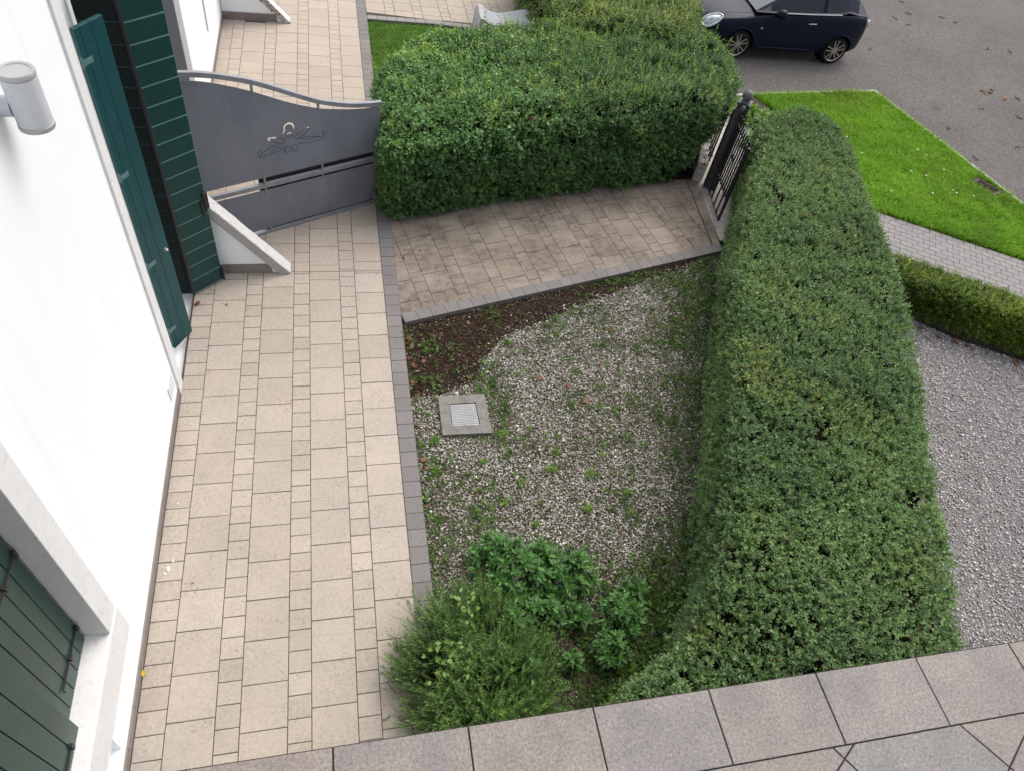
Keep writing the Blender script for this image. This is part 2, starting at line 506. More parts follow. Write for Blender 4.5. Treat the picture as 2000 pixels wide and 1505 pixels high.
tile_field('farwalk', far_cols, 0.30, 9.4, M['far_tile'], fw, None, keep=wing_keep)

bord = sheet('border_strip', [(2.20, -8.2), (2.392, -8.2), (2.392, 9.6), (2.20, 9.6)], -0.0045, M['grout'])
along((2.394, -7.4), (2.394, 9.4), -0.192, 0.20, -0.10, 0.002, 'border_sett', M['grey_sett'], bord, gap=0.004, bev=0.003)

# garden path, turned 15 degrees
PA = math.radians(15.1)
PU = Vector((math.cos(PA), math.sin(PA))); PV = Vector((-PU.y, PU.x)); PO = Vector((2.395, -0.556))
def pw(u, v): 
    p = PO+PU*u+PV*v
    return (p.x, p.y)
pend0, pend1 = (7.50, 0.80), (7.68, 2.62)
front_right = pw(5.60, 2.1)
path_poly = [pw(0, 0), pend0, pend1, (2.395, 1.895)]
if area(path_poly) < 0: path_poly = path_poly[::-1]
gp_ = sheet('garden_path', [pw(-0.05, -0.02), (7.56, 0.78), (7.9, 2.66), pw(0.7, 2.4), (2.39, 1.95)], -0.007, M['grout'])
u = -0.98; big = True
import itertools
n_t = 0
colw = {True: 0.366, False: 0.19}
u = 0.31-0.366-0.19-0.366
big = True
SH = 0.085
while u < 6.2:
    w = colw[big]; st = 0.40 if big else 0.20
    v = (random.choice([0.21, 0.24, 0.25, 0.19]) if big else 0.11+random.uniform(-0.02, 0.02))-0.8
    while v < 2.4:
        g = 0.003
        q = [pw(u+g+SH*(v+g), v+g), pw(u+w-g+SH*(v+g), v+g), pw(u+w-g+SH*(v+st-g), v+st-g), pw(u+g+SH*(v+st-g), v+st-g)]
        c = clip(q, path_poly)
        if len(c) >= 3 and abs(area(c)) > 0.0012:
            cx = sum(p[0] for p in c)/len(c); cy = sum(p[1] for p in c)/len(c)
            # only where the photograph can see it (the rest lies under the hedge)
            if (Vector((cx, cy))-PO).dot(PV) < 2.2:
                o = MB().prism([(p[0]-cx, p[1]-cy) for p in c], -0.03, 0, 0.0025).build('large_tile' if big else 'small_tile', M['path_tile'])
                o.location = (cx, cy, random.uniform(-0.002, 0.002)-0.001)
                o.parent = gp_
        v += st
    u += w; big = not big
pb = bpy.data.objects.new('path_border', None); COL.objects.link(pb); pb['kind'] = 'structure'
p0, p1 = pw(-0.005, -0.003), pw(5.44, -0.003)
along(p0, p1, 0.175, 0.20, -0.10, 0.003, 'border_sett', M['grey_sett'], pb, gap=0.003, bev=0.0025)

# threshold and pale concrete by the garden gate
sheet('gate_threshold', [(7.70, 0.95), (8.05, 0.85), (8.8, 2.4), (9.75, 4.4), (9.2, 5.0), (8.3, 3.1), (7.88, 2.68)], -0.012, M['concrete'])
thr = MB().prism([(7.535, 0.85), (7.665, 0.82), (7.90, 2.60), (7.70, 2.62)], -0.06, -0.004, 0.004).build('threshold', M['path_tile'])
thr['kind'] = 'structure'

# grey paver pavement beyond the tall hedge
pav = sheet('pavement', [(9.0, 3.05), (11.17, 1.73), (13.39, 0.37), (15.2, -0.73), (14.5, -2.1), (12.6, -0.85), (10.4, 0.5), (8.8, 1.3)], -0.046, M['paver_joint'])
A0 = Vector((9.0, 3.08)); A1 = Vector((15.0, -0.62))
pt = (A1-A0).normalized(); pn = Vector((pt.y, -pt.x))
pv_mesh = MB().prism([(0.003, 0.003), (0.202, 0.003), (0.202, 0.127), (0.003, 0.127)], -0.03, 0, 0.003).mesh('paver', M['paver'])
for r_ in range(13):
    for c_ in range(34):
        s = c_*0.205+(0.1025 if r_ % 2 else 0.0)
        p = A0+pt*s+pn*(0.13*r_+0.13)
        if p.x < 9.9 or p.x > 13.9 or (r_ > 9 and p.x < 11.2): continue
        o = bpy.data.objects.new('paver', pv_mesh)
        o.location = (p.x, p.y, -0.030+random.uniform(-0.001, 0.001))
        o.rotation_euler = (0, 0, math.atan2(pt.y, pt.x))
        COL.objects.link(o); o.parent = pav

# neighbour's path at the top of the picture
npth = sheet('neighbour_path', [(2.40, 8.12), (3.82, 8.08), (6.4, 7.75), (8.0, 8.2), (7.4, 12.0), (2.40, 12.0)], -0.010, M['grout'])
NU = Vector((math.cos(math.radians(-6)), math.sin(math.radians(-6)))); NV = Vector((-NU.y, NU.x)); NO = Vector((2.40, 8.30))
npoly = [(2.40, 8.30), (3.82, 8.26), (6.2, 7.95), (6.9, 8.9), (6.6, 11.0), (2.40, 11.0)]
u = 0.0; big = True
while u < 4.6:
    w = 0.40 if big else 0.2; st = w
    v = -0.6+random.uniform(0, 0.3)
    while v < 2.8:
        q = []
        for (a, b) in ((u+0.004, v+0.004), (u+w-0.004, v+0.004), (u+w-0.004, v+st-0.004), (u+0.004, v+st-0.004)):
            p = NO+NU*(a-0.12*b)+NV*b; q.append((p.x, p.y))
        c = clip(q, npoly)
        if len(c) >= 3 and area(c) > 0.002:
            cx = sum(p[0] for p in c)/len(c); cy = sum(p[1] for p in c)/len(c)
            o = MB().prism([(p[0]-cx, p[1]-cy) for p in c], -0.03, 0, 0.0025).build('large_tile' if big else 'small_tile', M['far_tile'])
            o.location = (cx, cy, -0.002); o.parent = npth
        v += st
    u += w; big = not big
along((2.40, 8.30), (3.82, 8.26), 0.17, 0.2, -0.1, 0.0, 'border_sett', M['paver'], npth)
along((3.82, 8.26), (6.2, 7.95), 0.17, 0.2, -0.1, 0.0, 'border_sett', M['paver'], npth)

# ------------------------------------------------------------------ the house
house = empty('house', (-0.26, -3.0, 0), 'white rendered house wall with a tall green shuttered door and a shuttered window', 'house')
XW = -0.26
def wall_with_holes(yb, zb, holes, x, depth):
    """front face in the plane x = const, holes with reveals"""
    m = MB()
    for i in range(len(yb)-1):
        for j in range(len(zb)-1):
            yc, zc = (yb[i]+yb[i+1])/2, (zb[j]+zb[j+1])/2
            if any(h[0] < yc < h[1] and h[2] < zc < h[3] for h in holes): continue
            m.add([(x, yb[i], zb[j]), (x, yb[i+1], zb[j]), (x, yb[i+1], zb[j+1]), (x, yb[i], zb[j+1])], [(0, 1, 2, 3)])
    for (a, b, c, d), dp in zip(holes, depth):
        m.add([(x, a, c), (x, b, c), (x, b, d), (x, a, d), (x-dp, a, c), (x-dp, b, c), (x-dp, b, d), (x-dp, a, d)],
              [(0, 4, 5, 1), (1, 5, 6, 2), (2, 6, 7, 3), (3, 7, 4, 0), (4, 7, 6, 5)])
    y0, y1, z0, z1 = yb[0], yb[-1], zb[0], zb[-1]
    m.add([(x, y0, z0), (x, y0, z1), (x-0.6, y0, z1), (x-0.6, y0, z0)], [(0, 1, 2, 3)])
    m.add([(x, y1, z0), (x, y1, z1), (x-0.6, y1, z1), (x-0.6, y1, z0)], [(3, 2, 1, 0)])
    m.add([(x, y0, z1), (x, y1, z1), (x-0.6, y1, z1), (x-0.6, y0, z1)], [(0, 1, 2, 3)])
    return m
DOOR = (-1.60, 0.62, -0.10, 4.6)
WIN = (-7.3, -5.00, 1.06, 3.93)
NICHE = (-5.98, -5.64, 0.22, 0.54)
yb = sorted({-9.5, -7.3, -5.98, -5.64, -5.00, -1.60, 0.62}); zb = sorted({-0.1, 0.22, 0.54, 1.06, 3.93, 4.6, 8.2})
wall_with_holes(yb, zb, [DOOR, WIN, NICHE], XW, [0.40, 0.30, 0.07]).build('wall', M['plaster'], house)
MB().box((XW-0.30, -9.5, -0.1), (6.2, -9.2, 8.2)).build('wall', M['plaster'], house)  # unseen facade behind the balcony, added to cut sky light on camera-facing faces
# roof slab of the house: outside the picture, closes the volume
MB().box((-6.0, -9.5, 8.205), (0.35, 12.0, 8.45)).build('roof', M['stone'], house)
# plinth of grey tiles at the foot of the wall
y = -7.6
while y < -1.86:
    MB().box((XW, y+0.002, -0.02), (XW+0.016, y+0.328, 0.105)).build('plinth_tile', M['plinth'], house)
    y += 0.33
# door surround
surround = MB()
surround.box((XW-0.38, -1.77, -0.01), (XW+0.022, -1.592, 4.585)).build('door_jamb', M['stone'], house, bevel=0.004)
# window surround: jamb, sill and lintel of white stone
jm = MB().box((-0.395, -5.022, 1.07), (-0.218, -4.80, 3.918)).build('window_jamb', M['stone'], house, bevel=0.005)
MB().box((-0.37, -7.4, 3.92), (-0.218, -4.80, 4.14)).build('window_lintel', M['stone'], house, bevel=0.005)
sill = MB()
sill.add([(-0.45, -7.4, 0.62), (-0.215, -7.4, 0.62), (-0.215, -7.4, 1.055), (-0.45, -7.4, 1.085),
          (-0.45, -4.77, 0.62), (-0.215, -4.77, 0.62), (-0.215, -4.77, 1.055), (-0.45, -4.77, 1.085)],
         [(0, 1, 2, 3), (7, 6, 5, 4), (1, 5, 6, 2), (2, 6, 7, 3), (0, 4, 5, 1), (3, 7, 4, 0)])
sill.build('window_sill', M['stone'], house, bevel=0.022, fix=True)
# closed window shutters: two leaves of upright planks, the nearer one lapping over
sh1 = MB().box((-0.420, -5.72, 1.11), (-0.405, -5.05, 3.9)).build('window_shutter', M['iron'], house)
yy = [-5.045, -5.175, -5.30, -5.435, -5.565, -5.70]
for i in range(5):
    MB().box((-0.405, yy[i+1]+0.004, 1.105), (-0.383, yy[i]-0.004, 3.9)).build('plank', M['win_green'], sh1, bevel=0.002)
sh2 = MB().box((-0.372, -7.2, 1.11), (-0.350, -5.70, 3.9)).build('window_shutter', M['iron'], house)
yy = [-5.685, -5.845, -6.015, -6.18, -6.34, -6.50, -6.66, -6.82]
for i in range(7):
    MB().box((-0.350, yy[i+1]+0.004, 1.07), (-0.322, yy[i]-0.004, 3.9)).build('plank', M['win_green'], sh2, bevel=0.002)
def bar_hook(par, x, ya, yb_, z):
    m = MB().box((x, yb_, z-0.008), (x+0.014, ya, z+0.008))
    m.box((x, ya-0.012, z-0.035), (x+0.022, ya+0.014, z+0.035))
    m.box((x, (ya+yb_)/2-0.02, z-0.02), (x+0.024, (ya+yb_)/2+0.02, z+0.02))
    m.tube([(x+0.008, yb_, z), (x+0.014, yb_-0.018, z), (x+0.026, yb_-0.022, z)], 0.007, 6)
    m.build('iron_strap', M['iron'], par)
bar_hook(sh1, -0.383, -5.06, -5.50, 1.33)
bar_hook(sh1, -0.383, -5.06, -5.50, 2.52)
bar_hook(sh2, -0.322, -5.84, -6.3, 1.16)

# ---- tall door shutters
def leaf_frame(a, b):
    a, b = Vector((a[0], a[1], 0)), Vector((b[0], b[1], 0))
    t = (b-a).normalized()
    return a, t, Vector((t.y, -t.x, 0)), (b-a).length
# near leaf: upright teal planks, hinged on the stone jamb
ds1 = empty('door_shutter', (-0.39, -1.08, 0)); ds1.parent = house; ds1.matrix_parent_inverse = parent_world(house).inverted()
a, t, nrm, L = leaf_frame((-0.385, -1.085), (-0.215, -0.795))
ZT, ZB = 3.86, 0.035
cut = [0.0, 0.062, 0.185, L]
for i in range(3):
    MB().obox(a, t, nrm, (0, 0, 1), (cut[i]+0.002, -0.022, ZB), (cut[i+1]-0.002, 0.022, ZT)).build('plank', M['teal'], ds1, bevel=0.003)
for z in (0.33, 1.34, 2.45, 3.58):
    m = MB().obox(a, t, nrm, (0, 0, 1), (0.0, 0.0225, z-0.026), (0.105, 0.0262, z+0.026))
    m.tube([a+nrm*0.012+Vector((0, 0, z-0.05)), a+nrm*0.012+Vector((0, 0, z+0.05))], 0.011, 8)
    m.build('hinge', M['hinge'], ds1)
lk = MB().lathe(a+t*(L-0.06)+nrm*0.022+Vector((0, 0, 1.38)), nrm, [(0.024, 0), (0.024, 0.006), (0.017, 0.008), (0.017, 0.03), (0.010, 0.04)], 12)
lk.build('lock', M['steel'], ds1, smooth=True)
# far leaf: two folded panels of level boards
def board_leaf(p, q, zt, zb_, mat, gapmat=None, th=0.045, side=1, n=17, z0=0.04, dz=0.2155):
    ds = empty('door_shutter', (p[0], p[1], 0)); ds.parent = house; ds.matrix_parent_inverse = parent_world(house).inverted()
    a, t, nrm, L = leaf_frame(p, q)
    MB().obox(a, t, nrm, (0, 0, 1), (0.0, -th, zb_), (L, 0.006, zt)).build('backing', gapmat or M['lit_edge_green'], ds)
    me = None
    for i in range(n):
        z = z0+i*dz
        if z > zt-0.02: break
        z1 = min(z+dz, zt)
        MB().obox(a, t, nrm, (0, 0, 1), (0.004, 0.0065, z+0.008), (L-0.004, 0.014, z1-0.008)).build('board', mat, ds, bevel=0.004)
    return ds, a, t, nrm, L
# side facing the camera is +nrm = right of direction p->q
ds3, a, t, nrm, L = board_leaf((-0.225, -0.125), (0.095, 0.150), 3.80, 0.03, M['green'])
m = MB().obox(a, t, nrm, (0, 0, 1), (L-0.045, 0.0125, 1.20), (L+0.012, 0.045, 1.42))
m.obox(a, t, nrm, (0, 0, 1), (L-0.085, 0.0125, 1.10), (L-0.055, 0.035, 1.33))
m.obox(a, t, nrm, (0, 0, 1), (L-0.10, 0.0125, 1.22), (L-0.02, 0.028, 1.25))
m.build('latch', M['iron'], ds3, bevel=0.004)
MB().obox(a, t, nrm, (0, 0, 1), (L-0.012, 0.0125, 0.04), (L+0.012, 0.045, 0.26)).build('hinge', M['iron'], ds3, bevel=0.004)
MB().obox(a, t, nrm, (0, 0, 1), (-0.035, -0.040, 0.03), (-0.006, 0.020, 3.80)).build('edge_strip', M['iron'], ds3)
ds2, a, t, nrm, L = board_leaf((-0.62, -0.135), (-0.262, -0.125), 3.80, 0.03, M['shaded_green'], M['green'])  # folded panel drawn in darker greens for deep shade
# jamb foot socket beside the door
MB().box((XW, -2.09, 0.27), (XW+0.012, -1.85, 0.47)).build('socket_plate', M['stone'], house, bevel=0.003)

# ---- neighbour's half of the house
nh = empty('neighbour_house', (-0.42, 5.0, 0), 'white house wall of the neighbour beyond the metal gate with grey stone door jamb', 'house')
XF = -0.42
mf = MB()
mf.box((XF-0.3, 3.42, 0.0), (XF, 12.0, 8.2)); mf.box((XF-0.3, 0.625, 2.9), (XF, 3.42, 8.2)); mf.box((XF-0.3, 0.625, 0.0), (XF, 0.95, 2.9))
mf.build('wall', M['plaster'], nh)
MB().box((XF-0.26, 3.24, 0.0), (XF+0.025, 3.62, 2.9)).build('door_jamb', M['grey_stone'], nh, bevel=0.004)
MB().box((XF-0.30, 0.95, 0.0), (XF-0.26, 3.24, 2.9)).build('door', M['win_green'], nh)
y = 3.64
while y < 7.68:
    MB().box((XF, y+0.002, -0.02), (XF+0.016, min(y+0.328, 7.69), 0.115)).build('plinth_tile', M['plinth'], nh)
    y += 0.33
MB().tube([(XF+0.012, 5.70, 0.70), (XF+0.012, 5.72, 4.0)], 0.012, 8).build('conduit', M['lamp'], nh)

# ---- sloping wing walls with stone copings
def wing(name_label, x0, x1, yf, z_at, coping_mat, edge_mat, wx, top_x):
    w = empty('wing_wall', ((x0+x1)/2, yf+0.08, 0), name_label, 'wall')
    # z_at(x): top of the wall under the coping
    n = 8
    xs = [x0+(x1-x0)*i/n for i in range(n+1)]
    m = MB()
    vs_ = []
    for yv in (yf+0.03, yf+0.17):
        vs_ += [(x, yv, -0.02) for x in xs]+[(x, yv, max(0.0, z_at(x)-0.10)) for x in xs]
    k = 2*(n+1); fs_ = []
    for i in range(n):
        fs_.append((i, i+1, n+1+i+1, n+1+i)); fs_.append((k+i+1, k+i, k+n+1+i, k+n+1+i+1))
        fs_.append((n+1+i, n+1+i+1, k+n+1+i+1, k+n+1+i))
    m.add(vs_, fs_); m.build('wall', M['plaster'], w)
    # coping: slab laid on the slope
    xe = x1+0.10
    za, zb_ = z_at(top_x), z_at(xe)
    sl = Vector((xe-top_x, 0, zb_-za)).normalized(); up = Vector((-sl.z, 0, sl.x))
    if up.z < 0: up = -up
    c = MB()
    Ls = math.hypot(xe-top_x, zb_-za)
    nn = 26
    rings = []
    for i in range(nn+1):
        s = Ls*i/nn
        p = Vector((top_x, 0, za))+sl*s
        j = lambda: random.uniform(-0.004, 0.004)
        rings.append([p+up*(-0.125+j())+Vector((0, yf-0.012+j(), 0)), p+up*j()+Vector((0, yf-0.012+j(), 0)),
                      p+up*j()+Vector((0, yf+0.185+j(), 0)), p+up*(-0.125)+Vector((0, yf+0.185, 0))])
    vs_ = [q for r_ in rings for q in r_]; fs_ = []
    for i in range(nn):
        for k2 in range(4):
            fs_.append((i*4+k2, (i+1)*4+k2, (i+1)*4+(k2+1) % 4, i*4+(k2+1) % 4))
    fs_ += [(0, 1, 2, 3), tuple(nn*4+k2 for k2 in (3, 2, 1, 0))]
    # keep the lower end level with the paving
    vs_ = [(v[0], v[1], max(v[2], 0.004)) for v in vs_]
    c.add(vs_, fs_); c.build('coping', coping_mat, w, fix=True)
    e = MB(); vs2 = []
    for i in range(nn+1):
        p = Vector((top_x, 0, za))+sl*(Ls*i/nn)
        for (k_, yy_) in ((-0.122, yf-0.010), (-0.006, yf-0.010), (-0.006, yf-0.021), (-0.122, yf-0.021)):
            q = p+up*k_; vs2.append((q.x, yy_, max(q.z, 0.008)))
    e.add(vs2, [(i*4+k2, (i+1)*4+k2, (i+1)*4+(k2+1) % 4, i*4+(k2+1) % 4) for i in range(nn) for k2 in range(4)]+[(0, 1, 2, 3), tuple(nn*4+k2 for k2 in (3, 2, 1, 0))])
    e.build('coping_edge', edge_mat, w, fix=True)
    for i in range(6):
        xa = x0+0.205*i; xb = min(xa+0.201, wx)
        if xb-xa < 0.02: break
        MB().box((xa, yf+0.012, -0.02), (xb, yf+0.0298, 0.15)).build('plinth_tile', M['plinth'], w)
    MB().box((x1+0.052, yf-0.004, -0.01), (x1+0.10, yf+0.178, 0.022)).build('end_stone', M['cast'], w, bevel=0.006)
    return w
zn = lambda x: 1.115-(x-0.09)*1.255
wing('white wing wall with sloping stone coping beside the green door shutters', -0.22, 0.86, 0.27, zn, M['coping'], M['sawn'], 0.72, -0.30)
zf = lambda x: 0.92-(x-0.0)*1.04
wing('far white wing wall with weathered blotched coping beyond the metal gate', -0.41, 0.76, 7.70, zf, M['coping'], M['weathered'], 0.62, -0.45)

# ---- wall lamp
lamp = empty('wall_lamp', (XW, -3.1, 4.35), 'pale grey cylinder lamp fixed on the white house wall', 'lamp')
lc = Vector((-0.095, -3.105, 0))
MB().lathe(lc, (0, 0, 1), [(0.098, 4.255), (0.098, 4.545)], 40).build('lamp_body', M['lamp'], lamp, smooth=True)
MB().lathe(lc, (0, 0, 1), [(0.094, 4.545), (0.100, 4.549), (0.101, 4.572), (0.096, 4.580), (0.080, 4.576), (0.078, 4.571)], 40).build('lamp_cap', M['lamp_rim'], lamp, smooth=True)
MB().lathe(lc, (0, 0, 1), [(0.080, 4.222), (0.099, 4.222), (0.101, 4.230), (0.100, 4.250), (0.094, 4.2545)], 40).build('lamp_base', M['lamp_rim'], lamp, smooth=True)
br = MB().lathe((XW, -3.105, 4.35), (1, 0, 0), [(0.062, 0.0), (0.062, 0.075)], 28)
br.build('bracket', M['lamp'], lamp, smooth=True)

# ------------------------------------------------------------------ metal drive gate
GA = Vector((0.61, 1.14, 0)); GB = Vector((2.33, 1.95, 0))
gt = (GB-GA).normalized(); gn = Vector((gt.y, -gt.x, 0))     # gn points to the camera side
gate = empty('drive_gate', (0.61, 1.14, 0), 'grey sheet metal gate with wavy top rail and cut out flower ornament', 'gate')
def gpt(s, z, d=0.0): return GA+gt*s+Vector((0, 0, z))+gn*d
def interp(pts, s):
    # smooth (Catmull-like via cosine of monotone segments)
    for (a, za), (b, zb_) in zip(pts[:-1], pts[1:]):
        if a <= s <= b:
            return za+(zb_-za)*(s-a)/(b-a)
    return pts[0][1] if s < pts[0][0] else pts[-1][1]
def smooth_curve(pts, n=48):
    ss = np.linspace(pts[0][0], pts[-1][0], n)
    x = np.array([p[0] for p in pts]); y_ = np.array([p[1] for p in pts])
    z = np.interp(ss, x, y_)
    for _ in range(6):
        z[1:-1] = 0.25*z[:-2]+0.5*z[1:-1]+0.25*z[2:]
    return list(zip(ss.tolist(), z.tolist()))
SHEET_TOP = smooth_curve([(-0.80, 2.43), (-0.55, 2.385), (-0.334, 2.314), (0.073, 2.14), (0.508, 1.905), (0.914, 1.729), (1.353, 1.625), (1.70, 1.575), (1.84, 1.565)])
RAIL_TOP = smooth_curve([(-0.84, 2.545), (-0.55, 2.50), (-0.312, 2.435), (0.096, 2.29), (0.463, 2.10), (0.923, 1.860), (1.356, 1.722), (1.70, 1.662), (1.86, 1.65)])

def ribbon(pts, w):
    """closed outline polygons of a stroke with tapering ends, 2-D"""
    n = len(pts); L_, R_ = [], []
    for i, p in enumerate(pts):
        a = pts[max(0, i-1)]; b = pts[min(n-1, i+1)]
        dx, dy = b[0]-a[0], b[1]-a[1]; l = math.hypot(dx, dy) or 1
        k = w*(0.35+0.65*math.sin(PI*(i+0.5)/n)**0.6)/2
        L_.append((p[0]-dy/l*k, p[1]+dx/l*k)); R_.append((p[0]+dy/l*k, p[1]-dx/l*k))
    return L_+R_[::-1]
def arc(cx, cz, rx, rz, a0, a1, n=14, rot=0.0):
    out = []
    for i in range(n+1):
        a_ = math.radians(a0+(a1-a0)*i/n)
        x, z = rx*math.cos(a_), rz*math.sin(a_)
        out.append((cx+x*math.cos(rot)-z*math.sin(rot), cz+x*math.sin(rot)+z*math.cos(rot)))
    return out
def petal(cx, cz, length, fat, ang, w, n=12):
    up_, dn = [], []
    for i in range(n+1):
        u_ = i/n
        x = length*u_; z = fat*math.sin(PI*u_**0.8)
        up_.append((x, z)); dn.append((x, -z*0.85))
    R_ = lambda p: (cx+p[0]*math.cos(ang)-p[1]*math.sin(ang), cz+p[0]*math.sin(ang)+p[1]*math.cos(ang))
    return [ribbon([R_(p) for p in up_[1:-1]], w), ribbon([R_(p) for p in dn[1:-1]], w)]
OC = (0.50, 1.36)
cuts = [ribbon(arc(0.500, 1.545, 0.066, 0.066, -25, 190), 0.024),
        ribbon(arc(0.455, 1.475, 0.036, 0.05, 85, 185), 0.016)]
dec = []
for (ang, ln, ft) in ((math.radians(158), 0.30, 0.036), (math.radians(28), 0.30, 0.034), (math.radians(192), 0.42, 0.055), (math.radians(-6), 0.44, 0.050),
                      (math.radians(-62), 0.13, 0.045), (math.radians(-118), 0.13, 0.045), (math.radians(90), 0.10, 0.035)):
    dec += petal(OC[0]+0.05*math.cos(ang), OC[1]-0.02+0.05*math.sin(ang), ln, ft, ang, 0.021)
dec.append(ribbon(arc(0.115, 1.262, 0.075, 0.06, 100, 290), 0.018))
dec += petal(0.40, 1.29, 0.20, 0.026, math.radians(187), 0.010)
dec += petal(0.66, 1.335, 0.20, 0.022, math.radians(-2), 0.010)
dec.append(ribbon(arc(0.945, 1.345, 0.035, 0.045, -110, 100), 0.016))

def ngon_solid(poly, d0, d1):
    m = MB(); n = len(poly)
    if area(poly) < 0: poly = poly[::-1]
    vs_ = [gpt(p[0], p[1], d0) for p in poly]+[gpt(p[0], p[1], d1) for p in poly]
    fs_ = [tuple(range(n-1, -1, -1)), tuple(range(n, 2*n))]+[(i, (i+1) % n, n+(i+1) % n, n+i) for i in range(n)]
    return m.add(vs_, fs_)
def bool_cut(o, cutters):
    tmp = []
    for k, c in enumerate(cutters):
        me = c.mesh('cut', None)
        bm = bmesh.new(); bm.from_mesh(me); bmesh.ops.recalc_face_normals(bm, faces=bm.faces); bm.to_mesh(me); bm.free()
        co = bpy.data.objects.new('cut', me); COL.objects.link(co); tmp.append(co)
        md = o.modifiers.new('b%d' % k, 'BOOLEAN'); md.operation = 'DIFFERENCE'; md.object = co; md.solver = 'EXACT'
    bpy.context.view_layer.update()
    dg = bpy.context.evaluated_depsgraph_get()
    new = bpy.data.meshes.new_from_object(o.evaluated_get(dg))
    o.modifiers.clear(); old = o.data; o.data = new; new.name = o.name
    for co in tmp:
        bpy.data.objects.remove(co, do_unlink=True)
poly = [(s, z) for s, z in SHEET_TOP]+[(1.84, 0.887), (-0.80, 0.905)]
sheet1 = ngon_solid(poly, -0.006, 0.0).build('panel', M['gate'], gate, fix=True)
bool_cut(sheet1, [ngon_solid(c, -0.03, 0.03) for c in cuts+dec])
# plate behind the engraved flower (the hook above it stays open)
bk = [(-0.02, 1.18), (0.30, 1.10), (0.70, 1.10), (1.05, 1.22), (1.05, 1.45), (0.62, 1.50), (0.56, 1.455), (0.42, 1.44), (0.36, 1.45), (0.10, 1.38)]
ngon_solid(bk, -0.016, -0.0105).build('backing_plate', M['gate'], gate, fix=True)
ngon_solid([(-0.80, 0.070), (1.84, 0.070), (1.84, 0.692), (-0.80, 0.715)], -0.006, 0.0).build('panel', M['gate'], gate, fix=True)
def sweep(pts, dz, d0, d1, name):
    m = MB(); vs_ = []; fs_ = []
    for s, z in pts:
        vs_ += [gpt(s, z-dz, d1), gpt(s, z, d1), gpt(s, z, d0), gpt(s, z-dz, d0)]
    for i in range(len(pts)-1):
        for k in range(4):
            fs_.append((i*4+k, (i+1)*4+k, (i+1)*4+(k+1) % 4, i*4+(k+1) % 4))
    n = len(pts)-1
    fs_ += [(0, 1, 2, 3), (n*4+3, n*4+2, n*4+1, n*4)]
    return m.add(vs_, fs_).build(name, M['gate_rail'], gate, fix=True, bevel=0.002)
sweep(RAIL_TOP, 0.062, -0.030, 0.025, 'top_rail')
sweep([(-0.84, 0.822), (1.86, 0.801)], 0.062, -0.030, 0.025, 'middle_rail')
sweep([(-0.84, 0.035), (1.86, 0.035)], 0.035, -0.030, 0.028, 'foot_rail')
for s in (-0.74, 0.085, 0.925, 1.75):
    zt = interp(SHEET_TOP, s); zr = interp(RAIL_TOP, s)-0.062
    MB().obox(gpt(s, 0), gt, gn, (0, 0, 1), (-0.012, -0.018, zt-0.03), (0.012, 0.014, zr)).build('spacer', M['gate_rail'], gate)
    MB().obox(gpt(s, 0), gt, gn, (0, 0, 1), (-0.012, -0.018, 0.815), (0.012, 0.016, 0.94)).build('spacer', M['gate_rail'], gate)
    MB().obox(gpt(s, 0), gt, gn, (0, 0, 1), (-0.012, -0.018, 0.66), (0.012, 0.014, 0.75)).build('spacer', M['gate_rail'], gate)
    MB().obox(gpt(s, 0), gt, gn, (0, 0, 1), (-0.012, -0.018, 0.03), (0.012, 0.014, 0.10)).build('spacer', M['gate_rail'], gate)
MB().obox(gpt(1.80, 0), gt, gn, (0, 0, 1), (-0.03, 0.026, 0.700), (0.05, 0.05, 0.745)).build('bolt_tag', M['red'], gate, bevel=0.006)
MB().obox(gpt(0.02, 0), gt, gn, (0, 0, 1), (0.0, -0.060, 0.60), (1.80, -0.045, 0.98)).build('slot_dark_strip', M['iron'], gate)  # dark strips added behind the slots so they read black
MB().obox(gpt(0.02, 0), gt, gn, (0, 0, 1), (0.0, -0.060, 0.02), (1.80, -0.045, 0.16)).build('slot_dark_strip', M['iron'], gate)

# ------------------------------------------------------------------ garden gate with its post
post = empty('gate_post', (7.97, 2.50, 0), 'dark metal gate post topped by a round grey ball beside the dense hedge', 'post')
pa = math.radians(-38)
ax, ay = Vector((math.cos(pa), math.sin(pa), 0)), Vector((-math.sin(pa), math.cos(pa), 0))
M['post'] = paint('post_paint', (0.035, 0.035, 0.040), 0.4, 0.5)
MB().obox((7.955, 2.40, 0), ax, ay, (0, 0, 1), (0.0, 0.0, -0.05), (0.19, 0.20, 1.58)).build('shaft', M['post'], post, bevel=0.006)
pc = Vector((7.955, 2.40, 0))+ax*0.095+ay*0.10
MB().obox(pc, ax, ay, (0, 0, 1), (-0.11, -0.115, 1.58), (0.11, 0.115, 1.605)).build('cap', M['iron'], post, bevel=0.006)
prof = [(0.075, 1.605), (0.055, 1.635)]+[(0.088*math.cos(math.radians(k)), 1.705+0.088*math.sin(math.radians(k))) for k in range(-50, 91, 14)]
M['ball'] = simple('worn_ball', (0.10, 0.105, 0.11), 0.55, 0.4, 0.1, var=0.3, scale=25, bump=0.2)
MB().lathe((pc.x, pc.y, 0), (0, 0, 1), prof, 24).build('ball', M['ball'], post, smooth=True)
pp = MB().obox((7.955, 2.40, 0), ax, ay, (0, 0, 1), (-0.035, 0.02, 0.0), (-0.004, 0.22, 1.46))
pp.build('side_plate', M['iron'], post, bevel=0.01)

